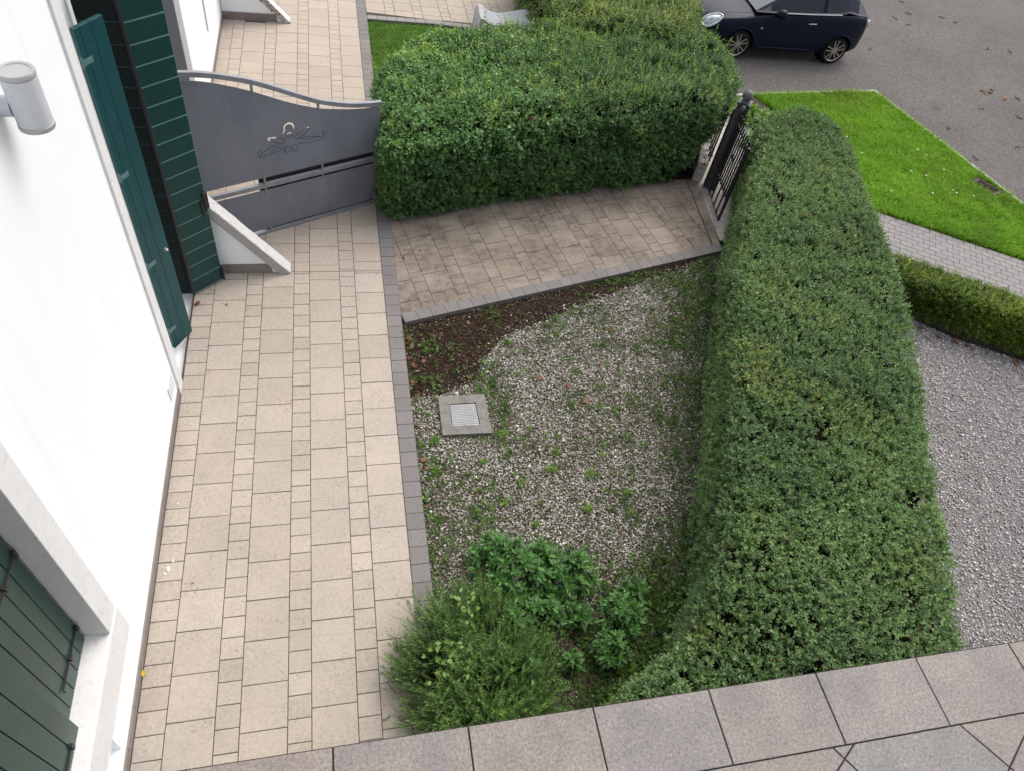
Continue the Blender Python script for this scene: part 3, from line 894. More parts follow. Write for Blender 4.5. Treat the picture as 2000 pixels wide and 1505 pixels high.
PG0 = Vector((7.965, 2.22, 0)); PG1 = Vector((7.82, 1.39, 0))
qt = (PG1-PG0).normalized(); qn = Vector((qt.y, -qt.x, 0)); QL = (PG1-PG0).length
pgate = empty('garden_gate', (8.0, 1.9, 0), 'narrow black iron gate with upright bars half hidden by the wide hedge', 'gate')
def qp(s, z, d=0): return PG0+qt*s+Vector((0, 0, z))+qn*d
def qbar(s, z0, z1, r=0.011, name='bar'):
    return MB().obox(qp(s, 0), qt, qn, (0, 0, 1), (-r, -r, z0), (r, r, z1)).build(name, M['iron'], pgate)
qbar(0.02, 0.06, 1.56, 0.019, 'stile'); qbar(QL-0.01, 0.04, 1.40, 0.019, 'stile')
MB().lathe(qp(0.02, 0), (0, 0, 1), [(0.02, 1.56), (0.034, 1.585), (0.036, 1.61), (0.02, 1.64)], 12).build('knob', M['ball'], pgate, smooth=True)
for i in range(8):
    s = 0.02+(QL-0.03)*(i+1)/9
    qbar(s, 0.46, 1.52 if i < 3 else 1.46)
for i in range(3):
    s = 0.02+(QL-0.03)*(i+1)/4
    qbar(s, 0.05, 0.46)
for z in (0.06, 0.46, 1.36):
    MB().obox(qp(0, 0), qt, qn, (0, 0, 1), (0.0, -0.016, z-0.014), (QL, 0.016, z+0.014)).build('rail', M['iron'], pgate)
for s in np.linspace(0.08, QL-0.08, 9):
    MB().lathe(qp(float(s), 0.435), (0, 0, 1), [(0.004, -0.03), (0.014, -0.01), (0.004, 0.012)], 8).build('spike', M['iron'], pgate)
for s in (0.34, 0.44):
    MB().lathe(qp(s, 0.95), (0, 0, 1), [(0.013, -0.03), (0.026, 0), (0.013, 0.03)], 8).build('collar', M['iron'], pgate)
for z in (0.5, 1.36):
    MB().obox(qp(0, 0), qt, qn, (0, 0, 1), (-0.10, -0.014, z-0.02), (0.02, 0.014, z+0.02)).build('hinge', M['iron'], pgate)

lw = empty('low_wall', (7.9, 2.9, 0), 'low concrete wall with a worn white top between hedge and gate post', 'wall')
lwm = MB().prism([(7.80, 2.62), (7.93, 2.52), (8.22, 2.95), (8.5, 5.2), (8.28, 5.2), (8.02, 3.05)], -0.1, 0.34)
lwm.build('wall', M['concrete'], lw, bevel=0.01)
MB().prism([(7.785, 2.615), (7.935, 2.505), (8.24, 2.95), (8.53, 5.22), (8.25, 5.22), (8.0, 3.06)], 0.3405, 0.375).build('capstone', M['weathered'], lw, bevel=0.008)
rl = empty('railing', (8.05, 2.8, 0.37), 'short black railing on the low wall behind the gate post', 'railing')
r0, r1 = Vector((7.99, 2.62, 0)), Vector((8.13, 2.98, 0))
for i in range(3):
    p = r0.lerp(r1, i/2)
    MB().box((p.x-0.011, p.y-0.011, 0.376), (p.x+0.011, p.y+0.011, 1.30)).build('bar', M['iron'], rl)
d = (r1-r0).normalized(); dn = Vector((d.y, -d.x, 0))
for z in (0.52, 1.22):
    MB().obox(r0, d, dn, (0, 0, 1), (-0.05, -0.014, z-0.014), ((r1-r0).length+0.05, 0.014, z+0.014)).build('rail', M['iron'], rl)

# ------------------------------------------------------------------ balcony under the camera
BZ = 5.20
bal = MB().box((-0.23, -9.6, 4.95), (6.0, -7.075, BZ-0.006)).build('balcony_floor', M['dark_joint'])
bal['kind'] = 'structure'
def btile(poly):
    cx = sum(p[0] for p in poly)/len(poly); cy = sum(p[1] for p in poly)/len(poly)
    o = MB().prism([(p[0]-cx, p[1]-cy) for p in poly], -0.03, 0.0, 0.0012).build('floor_tile', M['balcony_tile'])
    o.location = (cx, cy, BZ+random.uniform(-0.0005, 0.0005)); o.parent = bal
X0 = 1.606-0.297*6
g = 0.0035
for i in range(16):
    xa = X0+0.297*i
    btile([(xa+g/2, -7.2455), (xa+0.297-g/2, -7.2455), (xa+0.297-g/2, -7.078), (xa+g/2, -7.078)])
field = [(-0.2, -9.5), (5.0, -9.5), (5.0, -7.2485), (-0.2, -7.2485)]
s2 = 0.299
DO = Vector((2.775, -7.275))
e1 = Vector((math.cos(math.radians(-56)), math.sin(math.radians(-56)))); e2 = Vector((-e1.y, e1.x))
for i in range(-9, 10):
    for j in range(-9, 10):
        q = []
        for (a, b) in ((g/2, g/2), (s2-g/2, g/2), (s2-g/2, s2-g/2), (g/2, s2-g/2)):
            p = DO+e1*(i*s2+a)+e2*(j*s2+b); q.append((p.x, p.y))
        c = clip(q, field)
        if len(c) >= 3 and area(c) > 0.0004 and max(p[1] for p in c) > -8.2:
            btile(c)

# ------------------------------------------------------------------ manhole in the gravel, grates, tarp
mh = empty('drain_cover', (3.03, -2.29, -0.06), 'square concrete drain frame with a pale metal lid in the white gravel', 'drain cover')
mp = [(2.735, -1.985), (2.725, -2.575), (3.325, -2.585), (3.315, -1.985)]
c0 = Vector((3.025, -2.285))
f4 = lambda k: [tuple(c0+(Vector(p)-c0)*k) for p in mp]
outer, inner_ = f4(1.0), f4(0.57)
m = MB()
vs_ = [(p[0], p[1], z) for z in (-0.12, -0.022) for p in outer]+[(p[0], p[1], z) for z in (-0.022, -0.06) for p in inner_]
fs_ = [(i, (i+1) % 4, 4+(i+1) % 4, 4+i) for i in range(4)]+[(4+i, 4+(i+1) % 4, 8+(i+1) % 4, 8+i) for i in range(4)]+[(8+i, 8+(i+1) % 4, 12+(i+1) % 4, 12+i) for i in range(4)]
m.add(vs_, fs_); m.build('frame', M['mossy'], mh, fix=True)
lid = f4(0.545)
m = MB().prism(lid, -0.075, -0.034, 0.002)
m.build('lid', M['zinc'], mh)
# raised grid on the lid
mg = MB(); a_, b_, c_, d_ = [Vector((*p, 0)) for p in lid]
NG = 13
for i in range(1, NG):
    u_ = i/NG
    p, q = a_.lerp(d_, u_), b_.lerp(c_, u_)
    t_ = (q-p).normalized(); n_ = Vector((t_.y, -t_.x, 0))
    mg.obox(p, t_, n_, (0, 0, 1), (0, -0.0035, -0.0335), ((q-p).length, 0.0035, -0.0285))
    p, q = a_.lerp(b_, u_), d_.lerp(c_, u_)
    t_ = (q-p).normalized(); n_ = Vector((t_.y, -t_.x, 0))
    mg.obox(p, t_, n_, (0, 0, 1), (0, -0.0035, -0.0340), ((q-p).length, 0.0035, -0.0290))
mg.build('grid', M['grid'], mh)

gr = empty('gully_grate', (10.1, 5.45, -0.04), 'dark ribbed metal grate in the lawn corner behind the gate post', 'grate')
ga_, gb_ = Vector((9.9, 5.62, 0)), Vector((10.18, 4.95, 0))
t_ = (gb_-ga_).normalized(); n_ = Vector((t_.y, -t_.x, 0))*-1
MB().obox(ga_, t_, n_, (0, 0, 1), (0, 0, -0.06), (0.62, 0.42, -0.045)).build('tray', M['iron'], gr)
for i in range(7):
    MB().obox(ga_, t_, n_, (0, 0, 1), (0.0, 0.06*i, -0.045), (0.62, 0.06*i+0.035, -0.022)).build('bar', M['cast'], gr)

dc = empty('lawn_drain', (14.15, 2.6, -0.04), 'dark muddy drain cover sunk in the bright lawn beside the road kerb', 'drain cover')
MB().prism([(13.86, 2.72), (14.12, 2.28), (14.42, 2.42), (14.16, 2.90)], -0.08, -0.030, 0.006).build('frame', M['cast'], dc)
MB().prism([(13.93, 2.70), (14.13, 2.36), (14.35, 2.45), (14.15, 2.80)], -0.028, -0.022, 0.003).build('lid', M['mulch_bed'], dc)

# grey tarpaulin over something on the neighbour's lawn
tp = empty('covered_bench', (5.15, 7.5, 0), 'silver grey tarpaulin draped over a low bench behind the dense hedge', 'cover')
nx, ny = 36, 22
V_ = []; F_ = []
for j in range(ny+1):
    for i in range(nx+1):
        u_, v_ = i/nx*2-1, j/ny*2-1
        # top surface then skirt
        fx = max(-1, min(1, u_*1.45)); fy = max(-1, min(1, v_*1.6))
        drop = max(0, abs(u_)*1.45-1)/0.45; drop2 = max(0, abs(v_)*1.6-1)/0.6
        dr = max(drop, drop2)
        x = 5.13+0.55*fx+0.06*math.copysign(drop, u_)+0.04*math.sin(7*v_+2*u_)*dr
        y = 7.40+0.28*fy+0.06*math.copysign(drop2, v_)+0.05*math.sin(9*u_+v_)*dr
        z = 0.56+0.10*math.exp(-((u_+0.62)/0.16)**2)-0.05*math.cos(2.3*u_)-0.02*math.sin(6*u_+3*v_)+0.02*v_+0.045*u_
        z = z*(1-dr)+0.02*dr
        V_.append((x, y, z))
for j in range(ny):
    for i in range(nx):
        k = j*(nx+1)+i
        F_.append((k, k+1, k+nx+2, k+nx+1))
MB().add(V_, F_).build('tarpaulin', M['tarp'], tp, smooth=True)
MB().box((4.62, 7.16, 0.0), (5.64, 7.64, 0.42)).build('bench', M['twig'], tp)

# ------------------------------------------------------------------ numpy foliage tools
def vnoise(P, scale, seed=0):
    P = np.asarray(P, float)*scale+seed*17.31
    i = np.floor(P).astype(np.int64); f = P-i
    f = f*f*(3-2*f)
    def h(a, b, c):
        n = (a*374761393+b*668265263+c*2147483647+seed*974634533) & 0x7fffffff
        n = ((n ^ (n >> 13))*1274126177) & 0x7fffffff
        return ((n ^ (n >> 16)) & 0xffff)/65535.0
    r = 0
    for dx in (0, 1):
        for dy in (0, 1):
            for dz in (0, 1):
                w = (f[:, 0] if dx else 1-f[:, 0])*(f[:, 1] if dy else 1-f[:, 1])*(f[:, 2] if dz else 1-f[:, 2])
                r = r+w*h(i[:, 0]+dx, i[:, 1]+dy, i[:, 2]+dz)
    return r
def fbm(P, scale, seed=0, o=3):
    s = 0; a = 1; t = 0
    for k in range(o):
        s = s+a*vnoise(P, scale*2**k, seed+k); t += a; a *= 0.5
    return s/t
def norm(v): return v/np.maximum(1e-9, np.linalg.norm(v, axis=-1, keepdims=True))

def np_obj(name, V, F, C, mat, parent=None, smooth=False):
    me = bpy.data.meshes.new(name)
    V = np.ascontiguousarray(V, dtype=np.float32); F = np.ascontiguousarray(F, dtype=np.int32)
    me.vertices.add(len(V)); me.vertices.foreach_set('co', V.ravel())
    k = F.shape[1]
    me.loops.add(F.size); me.loops.foreach_set('vertex_index', F.ravel())
    me.polygons.add(len(F))
    me.polygons.foreach_set('loop_start', np.arange(0, F.size, k, dtype=np.int32))
    me.polygons.foreach_set('loop_total', np.full(len(F), k, dtype=np.int32))
    if smooth: me.polygons.foreach_set('use_smooth', np.ones(len(F), dtype=bool))
    at = me.color_attributes.new('Col', 'FLOAT_COLOR', 'POINT')
    c4 = np.ones((len(V), 4), dtype=np.float32); c4[:, :3] = C
    at.data.foreach_set('color', c4.ravel())
    me.update(calc_edges=True); me.validate()
    me.materials.append(mat)
    o = bpy.data.objects.new(name, me)
    link(o, parent)
    return o

def leaf_geo(base, axis, up, ln, wd, col, fold=0.25, droop=0.0):
    """folded lozenge leaves: 4 vertices, 2 triangles each"""
    side = norm(np.cross(axis, up)); nrm = np.cross(side, axis)
    ln = ln[:, None]; wd = wd[:, None]
    m = base+axis*ln*0.48
    tip = base+axis*ln-nrm*ln*droop
    V = np.stack([base, m+side*wd/2+nrm*wd*fold, tip, m-side*wd/2+nrm*wd*fold], 1).reshape(-1, 3)
    n = len(base); k = np.arange(n)*4
    F = np.concatenate([np.stack([k, k+1, k+2], 1), np.stack([k, k+2, k+3], 1)])
    return V, F, np.repeat(col, 4, 0)

def sprig_geo(base, d, L, nl, ll, lw_, col, rng, spread=0.9, cj=0.18):
    """shoots with alternate leaves"""
    N = len(base)
    szv = rng.lognormal(0, 0.22, N)
    ref = norm(rng.normal(size=(N, 3)))
    p1 = norm(np.cross(d, ref)); p2 = np.cross(d, p1)
    out = []
    B, A, U, LL, WW, CC = [], [], [], [], [], []
    for i in range(nl):
        t = (i+0.6)/nl
        ph = i*2.4+rng.uniform(-0.5, 0.5, N)
        r_ = p1*np.cos(ph)[:, None]+p2*np.sin(ph)[:, None]
        sp = spread*(1.1-0.6*t)
        ax_ = norm(d*(0.10+0.55*t)+r_*sp)
        B.append(base+d*(L*t)[:, None]); A.append(ax_)
        U.append(norm(d*1.2+np.array([0, 0, 0.6])+rng.normal(size=(N, 3))*0.35))
        s = rng.uniform(0.7, 1.2, N)*(0.75+0.4*math.sin(PI*min(1, t+0.1)))
        LL.append(ll*s*szv); WW.append(lw_*s*szv)
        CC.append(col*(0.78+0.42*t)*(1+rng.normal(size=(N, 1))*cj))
    return leaf_geo(np.concatenate(B), np.concatenate(A), np.concatenate(U), np.concatenate(LL), np.concatenate(WW), np.clip(np.concatenate(CC), 0.004, 0.9))

def merge(parts):
    V, F, C = [], [], []; n = 0
    for v, f, c in parts:
        V.append(v); F.append(f+n); C.append(c); n += len(v)
    return np.concatenate(V), np.concatenate(F), np.concatenate(C)

def inside(P, poly):
    poly = np.asarray(poly, float); x, y = P[:, 0], P[:, 1]
    r = np.zeros(len(P), bool); n = len(poly); j = n-1
    for i in range(n):
        xi, yi = poly[i]; xj, yj = poly[j]
        c = ((yi > y) != (yj > y)) & (x < (xj-xi)*(y-yi)/(yj-yi+1e-12)+xi)
        r ^= c; j = i
    return r
def bdist(P, poly, closed=True):
    """distance to the outline and the direction towards it"""
    poly = np.asarray(poly, float); best = np.full(len(P), 1e9); near = np.zeros((len(P), 2))
    n = len(poly)
    for i in range(n if closed else n-1):
        a, b = poly[i], poly[(i+1) % n]
        ab = b-a; t = np.clip(((P-a)@ab)/(ab@ab+1e-12), 0, 1)
        q = a+t[:, None]*ab; d_ = np.linalg.norm(P-q, axis=1)
        k = d_ < best; best[k] = d_[k]; near[k] = q[k]
    return best, near
def scatter(poly, n, rng):
    poly = np.asarray(poly, float); lo, hi = poly.min(0), poly.max(0)
    P = rng.uniform(lo, hi, (int(n*2.5*max(1, (hi-lo).prod()/abs(area(poly.tolist()))/2.2))+50, 2))
    return P[inside(P, poly)][:n]

# ------------------------------------------------------------------ hedges
def hedge(name, poly, H, label, n_top, n_side, cols, ll, lw_, rng, nl=7, L=0.10, r=0.16, side_mask=None, hole=0.0, lump=0.06, ivy=None, shoots=0, zbase=0.02, patch=None, up=0.55, sidebulge=0.0, cin=0.12, warp=None):
    """H(x, y) -> height.  A core coloured shade-dark below a shell of leafy shoots"""
    if area(poly) < 0: poly = poly[::-1]
    root = empty(name, (poly[0][0], poly[0][1], 0), label, 'hedge')
    parr = np.array(poly)
    # core
    pin = inset(poly, cin)
    cx = [Vector(p) for p in pin]
    cells = 0.11
    lo, hi = parr.min(0), parr.max(0)
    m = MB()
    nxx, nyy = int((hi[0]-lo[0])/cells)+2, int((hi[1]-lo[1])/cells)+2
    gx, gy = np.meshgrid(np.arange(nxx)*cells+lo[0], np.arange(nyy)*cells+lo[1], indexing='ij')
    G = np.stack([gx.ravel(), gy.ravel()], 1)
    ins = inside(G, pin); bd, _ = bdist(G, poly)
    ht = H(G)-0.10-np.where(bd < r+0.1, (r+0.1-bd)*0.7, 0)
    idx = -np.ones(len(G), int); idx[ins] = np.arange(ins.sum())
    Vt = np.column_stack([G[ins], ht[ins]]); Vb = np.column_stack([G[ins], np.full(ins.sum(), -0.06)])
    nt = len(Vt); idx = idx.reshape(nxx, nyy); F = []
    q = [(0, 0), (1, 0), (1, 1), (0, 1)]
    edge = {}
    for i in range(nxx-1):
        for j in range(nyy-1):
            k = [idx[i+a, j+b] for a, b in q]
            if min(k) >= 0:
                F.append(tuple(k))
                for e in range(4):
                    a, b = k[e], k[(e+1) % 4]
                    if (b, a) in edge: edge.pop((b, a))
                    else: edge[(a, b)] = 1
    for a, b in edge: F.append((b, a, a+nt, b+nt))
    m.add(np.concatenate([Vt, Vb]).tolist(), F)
    core = m.build('shade_core', M['core'], root)
    # shell: top
    P = scatter(poly, n_top, rng)
    bd, near = bdist(P, poly)
    out2 = norm(near-P)
    h = H(P)
    k = np.clip((r-bd)/r, 0, 1)
    z = h-r+np.sqrt(np.maximum(0, r*r-(k*r)**2))
    nrm_t = norm(np.column_stack([out2*k[:, None], np.sqrt(np.maximum(0.02, 1-k**2))]))
    S = np.column_stack([P, z])
    # shell: sides
    n = len(poly); segs = [(np.array(poly[i]), np.array(poly[(i+1) % n])) for i in range(n)]
    lens = np.array([np.linalg.norm(b-a) for a, b in segs])
    wts = lens*np.array([side_mask(a, b) if side_mask else 1.0 for a, b in segs])
    si = rng.choice(n, size=n_side, p=wts/wts.sum())
    A = np.array([s[0] for s in segs])[si]; B_ = np.array([s[1] for s in segs])[si]
    t = rng.uniform(0, 1, (n_side, 1)); Q = A+(B_-A)*t
    dd = norm(B_-A); on = np.column_stack([dd[:, 1], -dd[:, 0]])
    hq = H(Q); zq = zbase+(hq-r*0.7-zbase)*rng.uniform(0, 1, n_side)**0.92
    bl = sidebulge*np.sin(PI*np.clip(zq/hq, 0, 1))
    S2 = np.column_stack([Q+on*bl[:, None], zq]); N2 = norm(np.column_stack([on, np.full(n_side, 0.25)]))
    S = np.concatenate([S, S2]); N_ = np.concatenate([nrm_t, N2])
    is_side = np.concatenate([np.zeros(len(P), bool), np.ones(n_side, bool)])
    # lumps and hollows
    lum = fbm(S, 2.2, 3)-0.5; fine = fbm(S, 8.0, 9, 2)-0.5
    disp = lump*2.2*lum+lump*1.8*fine
    dep = rng.exponential(0.035, len(S))
    if hole > 0:
        hn = fbm(S, 3.1, 21, 2)
        keep = ~((hn > 1-hole) & (rng.uniform(size=len(S)) < 0.85))
    else: keep = np.ones(len(S), bool)
    pos = S+N_*(disp-dep-L*0.55)[:, None]
    if warp is not None: pos = pos+warp(S)
    d = norm(N_*0.75+np.array([0, 0, up])*np.where(is_side, 1.0, 0.5)[:, None]+rng.normal(size=S.shape)*0.42)
    c0, c1, c2 = [np.array(c) for c in cols]
    f = np.clip(rng.normal(0.45, 0.28, len(S))+1.1*(fbm(S, 1.1, 5)-0.5), 0, 1)[:, None]
    col = c0*(1-f)+c1*f
    y_ = fbm(S, 1.7, 33, 3); fy = np.clip((y_-0.55)*5, 0, 1)*(rng.uniform(size=len(S)) < 0.55)
    if patch is not None: fy = np.clip(fy+patch(S, rng), 0, 1)
    col = col*(1-fy[:, None]*0.6)+c2*fy[:, None]*0.6
    br_ = rng.uniform(size=len(S)) < 0.006
    col[br_] = np.array([0.15, 0.10, 0.05])
    pos, d, col, S_, N_k = pos[keep], d[keep], col[keep], S[keep], N_[keep]
    sc = np.ones(len(pos))
    parts = []
    if ivy is not None:
        iv = ivy(S_, rng)
        big_ = iv
        parts.append(sprig_geo(pos[big_], d[big_], np.full(big_.sum(), L*1.3), 4, ll*1.5, lw_*1.8, col[big_]*1.45, rng, 1.0))
        pos, d, col = pos[~big_], d[~big_], col[~big_]
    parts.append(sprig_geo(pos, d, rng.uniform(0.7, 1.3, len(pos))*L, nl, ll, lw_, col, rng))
    if shoots:
        kk = rng.choice(len(P), shoots)
        b0 = S[kk]+N_[kk]*(disp[kk])[:, None]-np.array([0, 0, 0.05])
        if warp is not None: b0 = b0+warp(S[kk])
        dsh = norm(np.array([0, 0, 1.0])+rng.normal(size=(shoots, 3))*0.35)
        parts.append(sprig_geo(b0, dsh, rng.uniform(0.14, 0.34, shoots), 14, ll*0.85, lw_*0.8, np.tile(c2, (shoots, 1))*rng.uniform(0.75, 1.15, (shoots, 1)), rng, 0.7))
    V, F, C = merge(parts)
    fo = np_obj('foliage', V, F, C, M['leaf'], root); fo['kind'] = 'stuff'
    return root

rng = np.random.default_rng(5)
ss = lambda x, a, b: np.clip((x-a)/(b-a), 0, 1)**2*(3-2*np.clip((x-a)/(b-a), 0, 1))
# wide hedge on the right
HB = [(8.45, 2.38), (8.27, 1.88), (8.06, 1.40), (7.42, 0.30), (6.70, -1.12), (5.98, -2.78), (5.36, -4.14), (5.02, -4.92), (4.48, -5.62), (3.80, -5.98), (3.55, -6.5), (3.55, -7.0),
      (6.4, -7.0), (6.72, -6.25), (7.20, -5.38), (7.70, -4.25), (8.37, -2.84), (8.92, -1.60), (9.52, 0.40), (9.96, 1.85), (10.0, 2.55), (9.55, 2.98), (8.95, 2.85)]
def H_wide(P):
    return 1.30-0.42*(1-ss(P[:, 0]*0.75+P[:, 1]*0.25, 1.7, 2.9))
def side_w(a, b):
    m_ = (a+b)/2
    if m_[1] < -6.6: return 0.05
    # left and far sides face the camera
    return 1.0 if (b[1] < a[1]) else 0.35
def patch_w(S, rng):
    v = np.exp(-((S[:, 0]-8.5)**2+(S[:, 1]+0.6)**2)/0.10)*0.8
    v += np.exp(-((S[:, 0]-8.55)**2+(S[:, 1]+1.35)**2)/0.05)*0.6
    v += np.exp(-((S[:, 0]-4.6)**2+(S[:, 1]+5.6)**2)/0.04)*0.9
    return 0.6*v*(rng.uniform(size=len(S)) < 0.5)
hedge('hedge', HB, H_wide, 'wide flat topped hedge running beside the white gravel bed', 27000, 17000,
      [(0.085, 0.162, 0.058), (0.190, 0.305, 0.112), (0.30, 0.34, 0.09)], 0.031, 0.020, rng, nl=9, L=0.095, side_mask=side_w, hole=0.25, lump=0.055, patch=patch_w, sidebulge=0.03)
# dense hedge at the top centre
HA = [(2.28, 1.75), (2.42, 1.36), (4.80, 1.97), (7.35, 2.54), (7.85, 2.95), (8.12, 3.55), (8.22, 4.40), (8.05, 5.15), (5.60, 5.00), (2.95, 4.22), (2.38, 3.3)]
def H_a(P): return 1.62+0.05*np.sin(P[:, 0]*1.7)
def side_a(a, b):
    m_ = (a+b)/2
    if m_[1] > 4.0 and m_[0] < 7.5: return 0.15
    return 1.0
def ivy_a(S, rng):
    w = np.exp(-((S[:, 0]-3.4)/1.3)**2)*ss(S[:, 2], 0.75, 1.35)
    return rng.uniform(size=len(S)) < np.minimum(w*0.75, 0.75)
hedge('hedge', HA, H_a, 'tall dense dark green hedge between the metal gate and the garden path', 16500, 20000,
      [(0.060, 0.138, 0.045), (0.138, 0.262, 0.084), (0.26, 0.38, 0.075)], 0.031, 0.020, rng, nl=10, L=0.12, side_mask=side_a, hole=0.25, lump=0.12, ivy=ivy_a, shoots=700, sidebulge=0.06, r=0.34, warp=lambda S: np.column_stack([0.34*np.clip(S[:, 2]/1.5, 0, 1)**1.2*ss(S[:, 0], 6.2, 8.0), -0.05*np.clip(S[:, 2]/1.5, 0, 1)*ss(S[:, 0], 6.2, 8.0), 0*S[:, 0]]))
# its continuation along the street
HC = [(5.50, 4.75), (8.05, 4.60), (8.52, 5.6), (8.42, 8.2), (8.2, 10.0), (5.75, 10.0), (5.6, 7.4)]
hedge('hedge', HC, lambda P: 1.72+0.0*P[:, 0], 'overgrown yellowish green hedge at the top beside the dark parked car', 8500, 4200,
      [(0.12, 0.195, 0.06), (0.22, 0.32, 0.09), (0.33, 0.39, 0.10)], 0.042, 0.026, rng, nl=8, L=0.13, side_mask=lambda a, b: 1.0, hole=0.20, lump=0.11, shoots=350)
# low hedge along the gravel yard
_b0, _b1 = Vector((9.6, -0.50)), Vector((14.2, -3.30))
_t = (_b1-_b0).normalized(); _n = Vector((-_t.y, _t.x))
HD = [tuple(_b0), tuple(_b0.lerp(_b1, 0.5)), tuple(_b1), tuple(_b1+_n*0.62), tuple(_b0.lerp(_b1, 0.5)+_n*0.60), tuple(_b0+_n*0.60)]
hedge('hedge', HD, lambda P: 0.60+0.0*P[:, 0], 'low clipped box hedge between the grey pavement and the gravel yard', 6000, 13000,
      [(0.065, 0.118, 0.014), (0.175, 0.270, 0.026), (0.30, 0.39, 0.038)], 0.026, 0.016, rng, nl=9, L=0.09, side_mask=lambda a, b: 1.0, hole=0.0, lump=0.035, shoots=160, r=0.10, cin=0.17, zbase=-0.04)

# ------------------------------------------------------------------ rosemary and sage
def rosemary():
    rng = np.random.default_rng(21)
    root = empty('rosemary_shrub', (2.55, -5.3, -0.06), 'feathery dark green rosemary shrub spilling over the tile edge', 'shrub')
    N = 5000
    c = np.array([2.70, -5.42]); R_ = np.array([0.62, 0.76])
    K = 110                                                   # separate bundles of shoots, each with its own lean
    ka = rng.uniform(0, 2*PI, K); kr = np.sqrt(rng.uniform(0, 1, K))
    kc = np.column_stack([c[0]+R_[0]*kr*np.cos(ka), c[1]+R_[1]*kr*np.sin(ka)])
    kd = np.column_stack([np.cos(ka)*kr*0.50-0.22, np.sin(ka)*kr*0.45+0.22, np.full(K, 0.95)])+rng.normal(size=(K, 3))*0.18
    kz = 0.54*(1-0.60*kr**2)+rng.normal(0, 0.045, K)
    w_ = rng.integers(0, K, N)
    B = np.column_stack([kc[w_]+rng.normal(size=(N, 2))*0.085, kz[w_]-0.20+rng.normal(0, 0.05, N)])
    B[:, 2] = np.maximum(B[:, 2], 0.0)
    d = norm(kd[w_]+rng.normal(size=(N, 3))*0.17)
    L = rng.uniform(0.14, 0.27, N)
    curve = norm(rng.normal(size=(N, 3)))*0.35
    nl = 26
    lift = rng.uniform(size=N) < 0.22
    L[lift] *= 1.35
    base_c = np.array([0.042, 0.084, 0.022])*(1-rng.uniform(0, 1, (N, 1)))+np.array([0.095, 0.175, 0.042])*rng.uniform(0.2, 1, (N, 1))
    base_c[lift] = base_c[lift]*1.35+np.array([0.010, 0.016, 0.0])
    Bs, As, Us, Ls, Ws, Cs = [], [], [], [], [], []
    for i in range(nl):
        t = (i+1)/nl
        dirn = norm(d+curve*t+np.array([0, 0, 0.25])*t)
        p = B+(d*(L*t)[:, None])+curve*(L*t*t*0.5)[:, None]+np.array([0, 0, 0.12])*(L*t*t)[:, None]
        ref = norm(np.cross(dirn, np.array([0.3, 0.5, 0.8])))
        r2 = np.cross(dirn, ref); ph = i*2.4+rng.uniform(0, 1, N)
        rad = ref*np.cos(ph)[:, None]+r2*np.sin(ph)[:, None]
        Bs.append(p); As.append(norm(dirn*0.75+rad*0.7)); Us.append(norm(dirn+rad*0.2))
        Ls.append(rng.uniform(0.020, 0.034, N)); Ws.append(np.full(N, 0.0082)); Cs.append(base_c*(0.85+0.35*t)*(1+rng.normal(size=(N, 1))*0.12))
    V, F, C = leaf_geo(*[np.concatenate(x) for x in (Bs, As, Us, Ls, Ws)], np.clip(np.concatenate(Cs), 0.01, 0.9), fold=0.1)
    np_obj('foliage', V, F, C, M['leaf'], root)['kind'] = 'stuff'
    # woody branches
    m = MB()
    for i in range(70):
        k = rng.integers(N); p = B[k]; q = np.array([c[0]+rng.normal()*0.12, c[1]+rng.normal()*0.12, -0.06])
        mid = (p+q)/2+np.array([0, 0, -0.05])
        m.tube([q, mid, p, p+d[k]*L[k]*0.6], [0.010, 0.007, 0.004, 0.002], 5)
    m.build('branches', M['twig'], root)['kind'] = 'stuff'
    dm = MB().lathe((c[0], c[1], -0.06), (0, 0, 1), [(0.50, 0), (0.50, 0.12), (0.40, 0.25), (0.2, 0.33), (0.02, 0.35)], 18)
    dm.build('shade_core', M['core'], root)
    # a bindweed shoot climbing through it
    K = 44
    bp_ = np.column_stack([rng.normal(2.40, 0.12, K), rng.normal(-5.42, 0.13, K), rng.uniform(0.58, 0.72, K)])
    bp_[:16] = np.column_stack([rng.normal(2.62, 0.06, 16), rng.normal(-4.98, 0.07, 16), rng.uniform(0.60, 0.72, 16)])
    ax_ = norm(rng.normal(size=(K, 3))*np.array([1, 1, 0.3])); up_ = norm(np.array([0, 0, 1])+rng.normal(size=(K, 3))*0.3)
    V, F, C = leaf_geo(bp_, ax_, up_, rng.uniform(0.04, 0.065, K), rng.uniform(0.03, 0.045, K), np.tile([0.15, 0.27, 0.055], (K, 1))*rng.uniform(0.8, 1.2, (K, 1)))
    np_obj('bindweed', V, F, C, M['leaf'], root)['kind'] = 'stuff'
rosemary()

